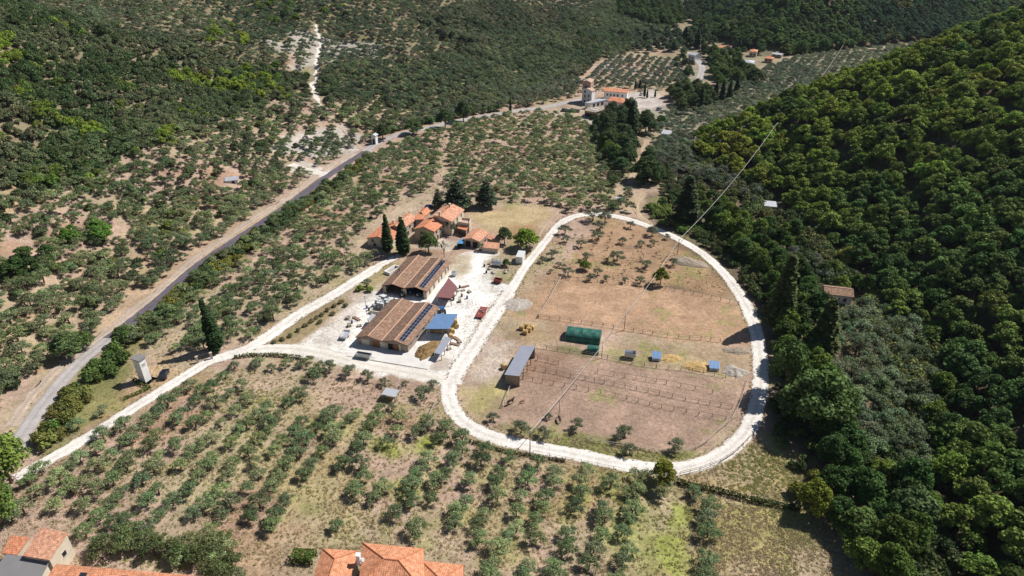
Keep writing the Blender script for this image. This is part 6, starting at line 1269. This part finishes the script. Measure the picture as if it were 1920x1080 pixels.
def trailer(label, px, px2, mat, L, W, sides=.4, bed=M_RUST, s=1, name='trailer', load=None):
    e = base(name, label, 'trailer', px, px2); MB().box(-L / 2, -W / 2, .6, L / 2, W / 2, .72).build('bed', bed, e)
    if sides:
        b = MB()
        for q in ((-L / 2, -W / 2, L / 2, -W / 2 + .06), (-L / 2, W / 2 - .06, L / 2, W / 2), (-L / 2, -W / 2 + .06, -L / 2 + .06, W / 2 - .06), (L / 2 - .06, -W / 2 + .06, L / 2, W / 2 - .06)): b.box(q[0], q[1], .723, q[2], q[3], .72 + sides)
        b.build('side_boards', mat, e)
    for sx in (-.5, .5) if L > 4 else (0,):
        for sy in (-W / 2 + .1, W / 2 - .1): wheel(e, sx, sy, .34, .22)
    MB().tube((L / 2, 0, .62), (L / 2 + 1.2, 0, .45), .05, n=6).build('drawbar', M_STEEL, e)
    if load: load(e)
    return e
def junk(e):
    rr = random.Random(5)
    for k in range(7):
        x, y = rr.uniform(-2.3, 2.3), rr.uniform(-.8, .8); MB().box(x - .3, y - .2, .73, x + .3, y + .2, .73 + rr.uniform(.1, .4)).build('crate', rr.choice([M_STEEL, M_RUST, M_WOODG]), e)
trailer('red flatbed trailer with scrap on the yard edge beside the loop road', (903, 589), (912, 573), M_CARR, 6.0, 2.3, 0, M_CARR, load=junk)
trailer('small deep red tipping trailer beside the rubble heap', (934, 530), (944, 532), M_CARR, 2.6, 1.6, .6, M_CARR)
trailer('grey farm trailer with low sides standing alone on the white yard', (648, 632), (655, 621), M_ALU, 3.6, 1.9, .45, M_LGREY)
trailer('silver animal trailer beside the paddock fence', (1181, 671), (1189, 672), M_ALU, 3.0, 1.8, 1.1, M_LGREY)
trailer('galvanised hay rake trailer standing on the concrete apron', (682, 671), (694, 673), M_STEEL, 4.2, 1.8, .5, M_STEEL)
trailer('dark trailer under the maroon roof', (835, 558), (846, 545), M_RUST, 4.0, 2, .5, M_RUST)
# white box container and tank beside the rubble
e = base('container', 'white box body standing on the ground beside the loop road near the fig tree', 'container', (976, 489), (982, 476))
MB().box(-2.4, -1.2, 0, 2.4, 1.2, 2.5).build('box', M_CARW, e)
b = MB()
for k in range(5): b.box(-2.45, -1.0 + k * .42, .2, -2.4, -.9 + k * .42, 2.3)
b.build('door_ribs', M_ALU, e); MB().box(-2.5, -1.25, 2.5, 2.5, 1.25, 2.6).build('lid', M_PLAST, e)
e = base('tank', 'grey-blue covered water tank left of the white box body', 'tank', (932, 499), (940, 500)); MB().tube((-1.4, 0, 1.1), (1.4, 0, 1.1), 1.05, n=16).build('drum', M_ALU, e, sm=False); MB().box(-1.2, -.8, 0, -.9, .8, .5).box(.9, -.8, 0, 1.2, .8, .5).build('cradle', M_STEEL, e); MB().tube((0, 0, 2.1), (0, 0, 2.3), .25, n=10).build('hatch', M_STEEL, e)
# stacked water cubes
def cube_tank(x, y, z, rz, label):
    e = empty('water_tank', (x, y, z), rz, label, 'tank', 'caged water tanks left of the near barn')
    MB().box(-.5, -.45, .15, .5, .45, 1.05).build('bottle', M_PLAST, e); MB().box(-.55, -.5, 0, .55, .5, .12).build('pallet', M_WOODG, e); c = MB()
    for k in range(5):
        t = -.54 + k * .27
        for sy in (-.49, .49): c.tube((t, sy, .12), (t, sy, 1.08), .02, n=4)
    for z_ in (.4, .75, 1.07):
        for sy in (-.49, .49): c.tube((-.54, sy, z_), (.54, sy, z_), .02, n=4)
        for sx in (-.54, .54): c.tube((sx, -.49, z_), (sx, .49, z_), .02, n=4)
    c.build('cage', M_STEEL, e)
o = np.array(G(704, 577)); d_ = np.array(G(728, 582)) - o; d_ /= np.linalg.norm(d_); n_ = np.array([-d_[1], d_[0]]); zz0 = float(zt(*o)) + .05
for r_ in range(3):
    for k in range(4 if r_ else 5):
        p = o + d_ * k * 1.25 + n_ * r_ * 1.2; 
        for lv in range(2 if (r_ + k) % 3 else 1): cube_tank(p[0], p[1], zz0 + lv * 1.1, math.atan2(d_[1], d_[0]), 'white caged water cube in the stacked rows left of the near barn')
e = base('low_wall', 'low white concrete wall below the stacked water cubes', 'wall', (693, 588), (715, 592)); MB().box(0, 0, -.3, 4.2, .3, 1.0).box(0, .3, -.3, .3, 1.8, 1.0).build('wall_block', M_CREAM, e)
e = base('pit_wall', 'white rectangular walled pit on the verge left of the far barn', 'wall', (720, 513), (731, 517)); w_ = 2.6; l_ = 5.2
MB().box(0, 0, -.4, w_, .3, .9).box(0, l_, -.4, w_, l_ + .3, .9).box(0, .3, -.4, .5, l_, .9).box(w_ - .3, .3, -.4, w_, l_, .9).build('wall_block', M_WHITE, e); MB().box(.5, .3, -.4, w_ - .3, l_, .1).build('pit_floor', M_STONED, e)
e = base('feed_box', 'small grey box on legs beside the far barn', 'box', (852, 517), (858, 518)); MB().box(-.8, -.6, .5, .8, .6, 1.3).prism([(-.9, 1.3), (.9, 1.3), (0, 1.6)], 0, -.7, .7).build('bin', M_ALU, e)
for sx in (-.6, .6):
    for sy in (-.45, .45): MB().box(sx - .05, sy - .05, -.1, sx + .05, sy + .05, .5).build('leg', M_STEEL, e)
# bales
def bale_me(r, l):
    m = MB(); n = 18; m.tube((-l / 2, 0, 0), (l / 2, 0, 0), r, n=n); return m
BALE = None
def bale(px, px2, label, z=0, group='round hay bales', r=.75, l=1.3):
    global BALE
    a = G(*px); b = G(*px2); rz = math.atan2(b[1] - a[1], b[0] - a[0]); loc = (a[0], a[1], float(zt(*a)) + r - .05 + z)
    if BALE is None: o = bale_me(r, l).build('hay_bale', M_HAY, None, loc, rz, sm=False); BALE = o.data
    else: o = link('hay_bale', BALE, None, loc, rz)
    return tag(o, label, 'hay bale', group)
for px, px2, lb in (((978, 618), (990, 620), 'round hay bale at the left of the small pile beside the road'), ((987, 614), (1000, 616), 'round hay bale at the back of the small pile beside the road'), ((997, 617), (1001, 607), 'round hay bale at the right of the small pile beside the road'), ((985, 626), (996, 628), 'round hay bale at the front of the small pile beside the road'), ((992, 621), (1002, 623), 'round hay bale in the middle of the small pile beside the road'),
                    ((945, 691), (952, 697), 'single round hay bale left of the livestock shelter')): bale(px, px2, lb, group='round hay bales beside the road' if 'pile' in lb else None)
for k, (u, v, z) in enumerate(((844, 610, 0), (850, 612, 0), (856, 614, 0), (842, 622, 0), (848, 624, 0), (847, 611, 1.3), (853, 613, 1.3), (845, 634, 0), (851, 601, 0))): bale((u, v), (u + 3, v + 12), 'upright round hay bale stacked at the right edge of the blue roof', z, 'round hay bales under the blue roof')
for k, (u, v) in enumerate(((812, 622), (820, 624), (828, 624), (816, 616), (826, 617))): bale((u, v), (u + 10, v + 1), 'round hay bale in the shade under the blue roof', 0, 'round hay bales in the shade of the blue roof')
def mound(name, label, cat, px, rx, ry, h, mat, seed=0, rz=0, kind=None, n=34):
    x, y = G(*px); z = float(zt(x, y)); t = np.linspace(-1.15, 1.15, n); A, B = np.meshgrid(t, t); r = np.sqrt(A ** 2 + B ** 2)
    an = np.arctan2(B, A); r = r * (1 + .35 * (fbm(np.cos(an) * 2 + seed, np.sin(an) * 2, 1.0, seed) - .5) * 2); H = h * np.clip(1 - r ** 1.6, -.2, 1) * (1 + 1.1 * (fbm(A * 3 + seed, B * 3, .8, seed) - .5)) + .45 * (fbm(A * 9, B * 9 + seed, 1, seed + 1) - .5); H = np.where(r > 1.02, -.4, H)
    V = np.stack([A * rx, B * ry, H], -1).reshape(-1, 3); I = np.arange(n * n).reshape(n, n); F = np.stack([I[:-1, :-1], I[:-1, 1:], I[1:, 1:], I[1:, :-1]], -1).reshape(-1, 4)
    o = link(name, np_mesh(name, V, F, mat, smooth_=True), None, (x, y, z), rz); return tag(o, label, cat, kind=kind)
mound('manure_heap', 'brown and straw-coloured manure heap between near barn and narrow shelter', 'heap', (802, 657), 3.0, 4.6, 1.5, M_HAYD, 3, R(-30))
mound('sand_heap', 'pale sand heap left of the right poultry hut', 'heap', (1310, 688), 4.0, 2.2, .9, M_HAY, 5); mound('sand_heap', 'pale low sand heap right of the left poultry hut', 'heap', (1258, 672), 3.2, 1.8, .6, M_HAY, 8)
mound('brushwood_heap', 'grey-brown brushwood heap in the top right paddock corner', 'heap', (1292, 492), 7, 3.5, 1.2, M_WOODG, 9, R(-25)); mound('stone_heap', 'grey stone and scrap heap at the right end of the lower paddock', 'heap', (1378, 697), 3.5, 2.5, .9, M_ROCK, 11)
mound('gravel_heap', 'bluish grey gravel heap on the verge inside the loop road', 'heap', (972, 570), 4.5, 4.5, .35, M_ROCK, 13); mound('gravel_heap', 'low pale gravel heap below the rubble beside the yard', 'heap', (942, 540), 3.5, 2.5, .3, M_PAD, 15)
mound('log_pile', 'low brown log pile in the grass of the right paddock end', 'heap', (1385, 658), 4, 1.5, .7, M_WOODG, 17)
rr = random.Random(21)
for u, v in ((652, 598), (660, 606), (668, 598), (674, 612), (655, 612), (692, 582), (699, 586), (688, 578), (862, 540), (868, 545), (858, 546), (872, 538), (880, 548), (866, 556), (876, 560), (862, 566), (918, 495), (908, 500), (925, 490), (944, 498), (950, 508), (912, 512), (856, 636), (862, 642), (852, 646), (842, 655), (760, 594), (752, 590)):
    x, y = G(u, v); kd = rr.randint(0, 2); e = empty(('pallet_stack', 'plank_pile', 'barrel')[kd], (x, y, float(zt(x, y)) + .05), rr.uniform(0, 3), ('grey pallet stack', 'brown plank pile', 'dark barrel')[kd] + ' among the clutter of the farm yard', ('pallet', 'planks', 'barrel')[kd], ('pallet stacks', 'plank piles', 'barrels')[kd] + ' in the farm yard')
    if kd == 0:
        for k in range(rr.randint(2, 5)): MB().box(-.6, -.5, k * .16, .6, .5, k * .16 + .04).box(-.6, -.5, k * .16 + .04, -.45, .5, k * .16 + .15).box(.45, -.5, k * .16 + .04, .6, .5, k * .16 + .15).build('pallet', M_WOODG, e)
    elif kd == 1:
        for k in range(6): MB().box(-1.4 + rr.uniform(-.3, .3), -.5 + (k % 3) * .33, (k // 3) * .13, 1.4, -.22 + (k % 3) * .33, (k // 3) * .13 + .11).build('plank', M_RUST if k % 2 else M_WOODG, e)
    else: MB().tube((0, 0, 0), (0, 0, .9), .32, n=12).build('drum', rr.choice([M_CARBL, M_RUBB, M_RUST]), e); MB().tube((0, 0, .9), (0, 0, .95), .33, n=12).build('lid', M_STEEL, e)
# ---------------------------------------------------------------- horses at pasture
def horse(label, px, px2, mat, s_=1.0, graze=True):
    """one skinned body: barrel, neck, head, four jointed legs, tail"""
    V = [(0, 0, 1.2), (.35, 0, 1.18), (.68, 0, 1.22), (-.4, 0, 1.22), (-.68, 0, 1.2)]; Rr = [.33, .32, .27, .31, .27]; E_ = [(0, 1), (1, 2), (0, 3), (3, 4)]
    def ch(pts, rad, root):
        k = root
        for p, q in zip(pts, rad): V.append(p); Rr.append(q); E_.append((k, len(V) - 1)); k = len(V) - 1
    if graze: ch([(.95, 0, 1.12), (1.22, 0, .75), (1.35, 0, .5), (1.38, 0, .25), (1.40, 0, .12)], [.19, .13, .12, .09, .06], 2)
    else: ch([(.92, 0, 1.5), (1.08, 0, 1.78), (1.25, 0, 1.78), (1.48, 0, 1.62), (1.58, 0, 1.55)], [.18, .13, .12, .09, .06], 2)
    for sy in (-1, 1):
        ch([(.68, .17 * sy, .9), (.66, .17 * sy, .52), (.66, .17 * sy, .12), (.70, .17 * sy, .03)], [.12, .065, .045, .06], 2)
        ch([(-.72, .18 * sy, .92), (-.62, .18 * sy, .72), (-.84, .18 * sy, .5), (-.76, .18 * sy, .12), (-.72, .18 * sy, .03)], [.16, .10, .06, .045, .06], 4)
    ch([(-.98, 0, 1.15), (-1.08, 0, .8), (-1.05, 0, .5)], [.06, .06, .03], 4)
    me = bpy.data.meshes.new('horse'); me.from_pydata([(a * s_, b * s_, c * s_) for a, b, c in V], E_, []); me.materials.append(mat)
    a = G(*px); b = G(*px2); o = link('horse', me, None, (a[0], a[1], float(zt(*a)) + .02), math.atan2(b[1] - a[1], b[0] - a[0]))
    sk = o.modifiers.new('skin', 'SKIN')
    for k, rad in enumerate(Rr): me.skin_vertices[0].data[k].radius = (rad * s_ * .9, rad * s_)
    me.skin_vertices[0].data[0].use_root = True; o.modifiers.new('smooth', 'SUBSURF').levels = 1
    for m_ in o.modifiers: m_.show_render = True
    o.modifiers['smooth'].render_levels = 1; return tag(o, label, 'horse')
M_HORSE = mat_plain('dark bay coat', (.035, .022, .018), .6, .3, 3); M_FOAL = mat_plain('chestnut coat', (.22, .09, .045), .6, .25, 3)
horse('dark horse standing by the pole fence at the left of the lower paddock', (957, 758), (966, 754), M_HORSE, 1.0, False)
horse('small chestnut foal grazing right of the dark horse', (979, 756), (972, 758), M_FOAL, .6)
horse('dark brown horse grazing between the power pole and the olives of the lower paddock', (1049, 790), (1046, 783), M_HORSE, .9)

# ---------------------------------------------------------------- loose stones and grass tufts
def rock_me(seed):
    rr = np.random.default_rng(seed); V = np.array([(x, y, z) for x in (-1, 1) for y in (-1, 1) for z in (-.5, .6)], float) * rr.uniform(.5, 1.0, (8, 3)); 
    F = np.array([(0, 1, 3, 2), (4, 6, 7, 5), (0, 4, 5, 1), (2, 3, 7, 6), (0, 2, 6, 4), (1, 5, 7, 3)]); return np_mesh('stone', V * .35, F, M_ROCK)
SRC['stone'] = []
for k, (u, v, lb) in enumerate(((918, 505, 'pale boulder in the rubble beside the yard'), (925, 512, 'flat pale boulder below the rubble tank'), (948, 512, 'pale boulder at the right of the rubble'))):
    x, y = G(u, v); o = link('boulder', rock_me(k), None, (x, y, float(zt(x, y)) + .2), k); o.scale = (2.2, 2, 1.6); tag(o, lb, 'boulder'); SRC['stone'].append(o)
TINTS = {}
def tuft_me(seed, n=30, size=.075):
    V, F, c = leaf_cloud([(0, 0, .06, .30, .16)], n, size, np.random.default_rng(seed), up=.2, flat=.8, tone=(.6, 1.4)); return np_mesh('tuft', V, F, M_LEAF, tone=c.astype(np.float32))
SRC['tuft'] = []
for k, (u, v) in enumerate(((905, 748), (1110, 842), (1340, 960))):
    x, y = G(u, v); o = link('grass_tuft', tuft_me(k), None, (x, y, float(zt(x, y)))); o['tint'] = [.30, .28, .12]; tag(o, 'dry grass tuft ' + ('in the left bend of the loop road', 'between lower paddock and loop road', 'in the dry field at the bottom right')[k], 'grass tuft'); SRC['tuft'].append(o)
def scatter(kind, n, polys, s0, s1, tintf, seed, m=.3, dens=None, inv=()):
    rng = np.random.default_rng(seed); out = []
    for px, k in polys:
        W_ = np.array(GP(px)); P_ = rng.uniform(W_.min(0), W_.max(0), (k * 3, 2)); P_ = P_[inside(P_[:, 0], P_[:, 1], W_)][:k]
        ok = np.ones(len(P_), bool)
        for p, w__ in KEEP: 
            A = np.array(p); bb = (P_[:, 0] > A[:, 0].min() - 5) & (P_[:, 0] < A[:, 0].max() + 5) & (P_[:, 1] > A[:, 1].min() - 5) & (P_[:, 1] < A[:, 1].max() + 5)
            if bb.any(): ok[bb] &= dist_poly(P_[bb, 0], P_[bb, 1], p) > w__ - .8 + m
        for q in inv: ok &= ~inside(P_[:, 0], P_[:, 1], q)
        if dens is not None: ok &= dens(P_[:, 0], P_[:, 1])
        P_ = P_[ok]; T = tintf(P_[:, 0], P_[:, 1], rng); sc = rng.uniform(s0, s1, len(P_)) ** 1.0
        for i in range(len(P_)): out.append((kind, P_[i, 0], P_[i, 1], sc[i], 1.0, np.clip(T[i] * rng.uniform(.75, 1.25), .01, .6), ''))
    return out
YARD = KEEPP[-1]; YD = [q for q in KEEPP if True][0:0]
yardp = GP([(545, 662), (590, 625), (640, 580), (700, 545), (722, 480), (775, 470), (850, 470), (905, 468), (940, 476), (940, 560), (905, 592), (838, 714), (700, 700), (560, 668)])
gt = mixt((.52, .42, .27), (.40, .40, .16), 14, 97, .55, 5)
rows = scatter('tuft', 0, [([(-40, 1080), (-40, 960), (60, 890), (430, 690), (700, 712), (840, 745), (900, 825), (1230, 900), (1330, 935), (1500, 960), (1640, 1100)], 26000), ([(900, 800), (960, 790), (1080, 815), (1180, 840), (1300, 850), (1250, 872), (1140, 862), (1000, 832)], 1200),
    ([(1270, 905), (1420, 820), (1520, 900), (1600, 1090), (1320, 1090)], 9000), ([(60, 850), (215, 640), (690, 292), (860, 240), (1110, 240), (1180, 400), (880, 380), (700, 412), (740, 480), (640, 550), (430, 660), (330, 720)], 14000), ([(960, 560), (1050, 440), (1230, 450), (1330, 500), (1385, 560), (1180, 525), (1060, 520)], 900)],
    .5, 1.2, gt, 31, dens=lambda x, y: fbm(x, y, 7, 98) + np.random.default_rng(3).random(x.shape) * .9 > .95, inv=[yardp, GP([(672, 545), (560, 1010), (0, 0)])[:0] or yardp])
rg = np.random.default_rng(77)
for P_, hw in ((LW, 1.95), ([np.array(p) for p in KEEP[1][0]], 1.9)):
    c = resample([np.array(p) for p in P_], .3)
    for i in range(1, len(c) - 1):
        d = c[i + 1] - c[i - 1]; d = d / (np.linalg.norm(d) + 1e-9)
        for sd in (-1, 1):
            if rg.random() < .6:
                q = c[i] + np.array([-d[1], d[0]]) * sd * (hw + rg.normal(.3, .35)); rows.append(('tuft', q[0], q[1], rg.uniform(.35, .9), 1.0, np.array((.46, .40, .24)) * rg.uniform(.6, 1.2), ''))
point_cloud('grass_tufts', rows, 'tuft', 'scattered dry and green grass tufts over groves and fields', 'grass')
rows = scatter('stone', 0, [([(905, 600), (960, 540), (1035, 440), (1050, 460), (990, 600), (960, 690), (885, 720)], 1500), ([(545, 662), (590, 625), (640, 580), (700, 545), (690, 600), (660, 640)], 260), ([(905, 485), (985, 480), (960, 540), (925, 545)], 500), ([(870, 560), (930, 565), (850, 700), (838, 700)], 500), ([(500, 262), (690, 240), (690, 285), (600, 320)], 900), ([(1000, 660), (1400, 712), (1340, 830), (1130, 825), (930, 770)], 700), ([(1040, 215), (1165, 235), (1140, 246), (1080, 228)], 300), ([(200, 640), (700, 260), (690, 290), (220, 625)], 700)],
    .12, .42, gt, 33)
point_cloud('loose_stones', rows, 'stone', 'loose pale stones scattered on verges and yard edges', 'stones')

# ---------------------------------------------------------------- the air
m = bpy.data.materials.new('air'); m.use_nodes = True; m.node_tree.nodes.clear()
vo = m.node_tree.nodes.new('ShaderNodeVolumePrincipled'); vo.inputs['Color'].default_value = (.72, .83, 1, 1); vo.inputs['Density'].default_value = .00004; vo.inputs['Anisotropy'].default_value = .25
ou = m.node_tree.nodes.new('ShaderNodeOutputMaterial'); m.node_tree.links.new(vo.outputs[0], ou.inputs['Volume'])
tag(MB().box(-2700, -350, float(ZZ.min()) - 1.5, 2700, 2600, max(float(ZZ.max()), CAMH) + 16).build('haze', m), kind='stuff')
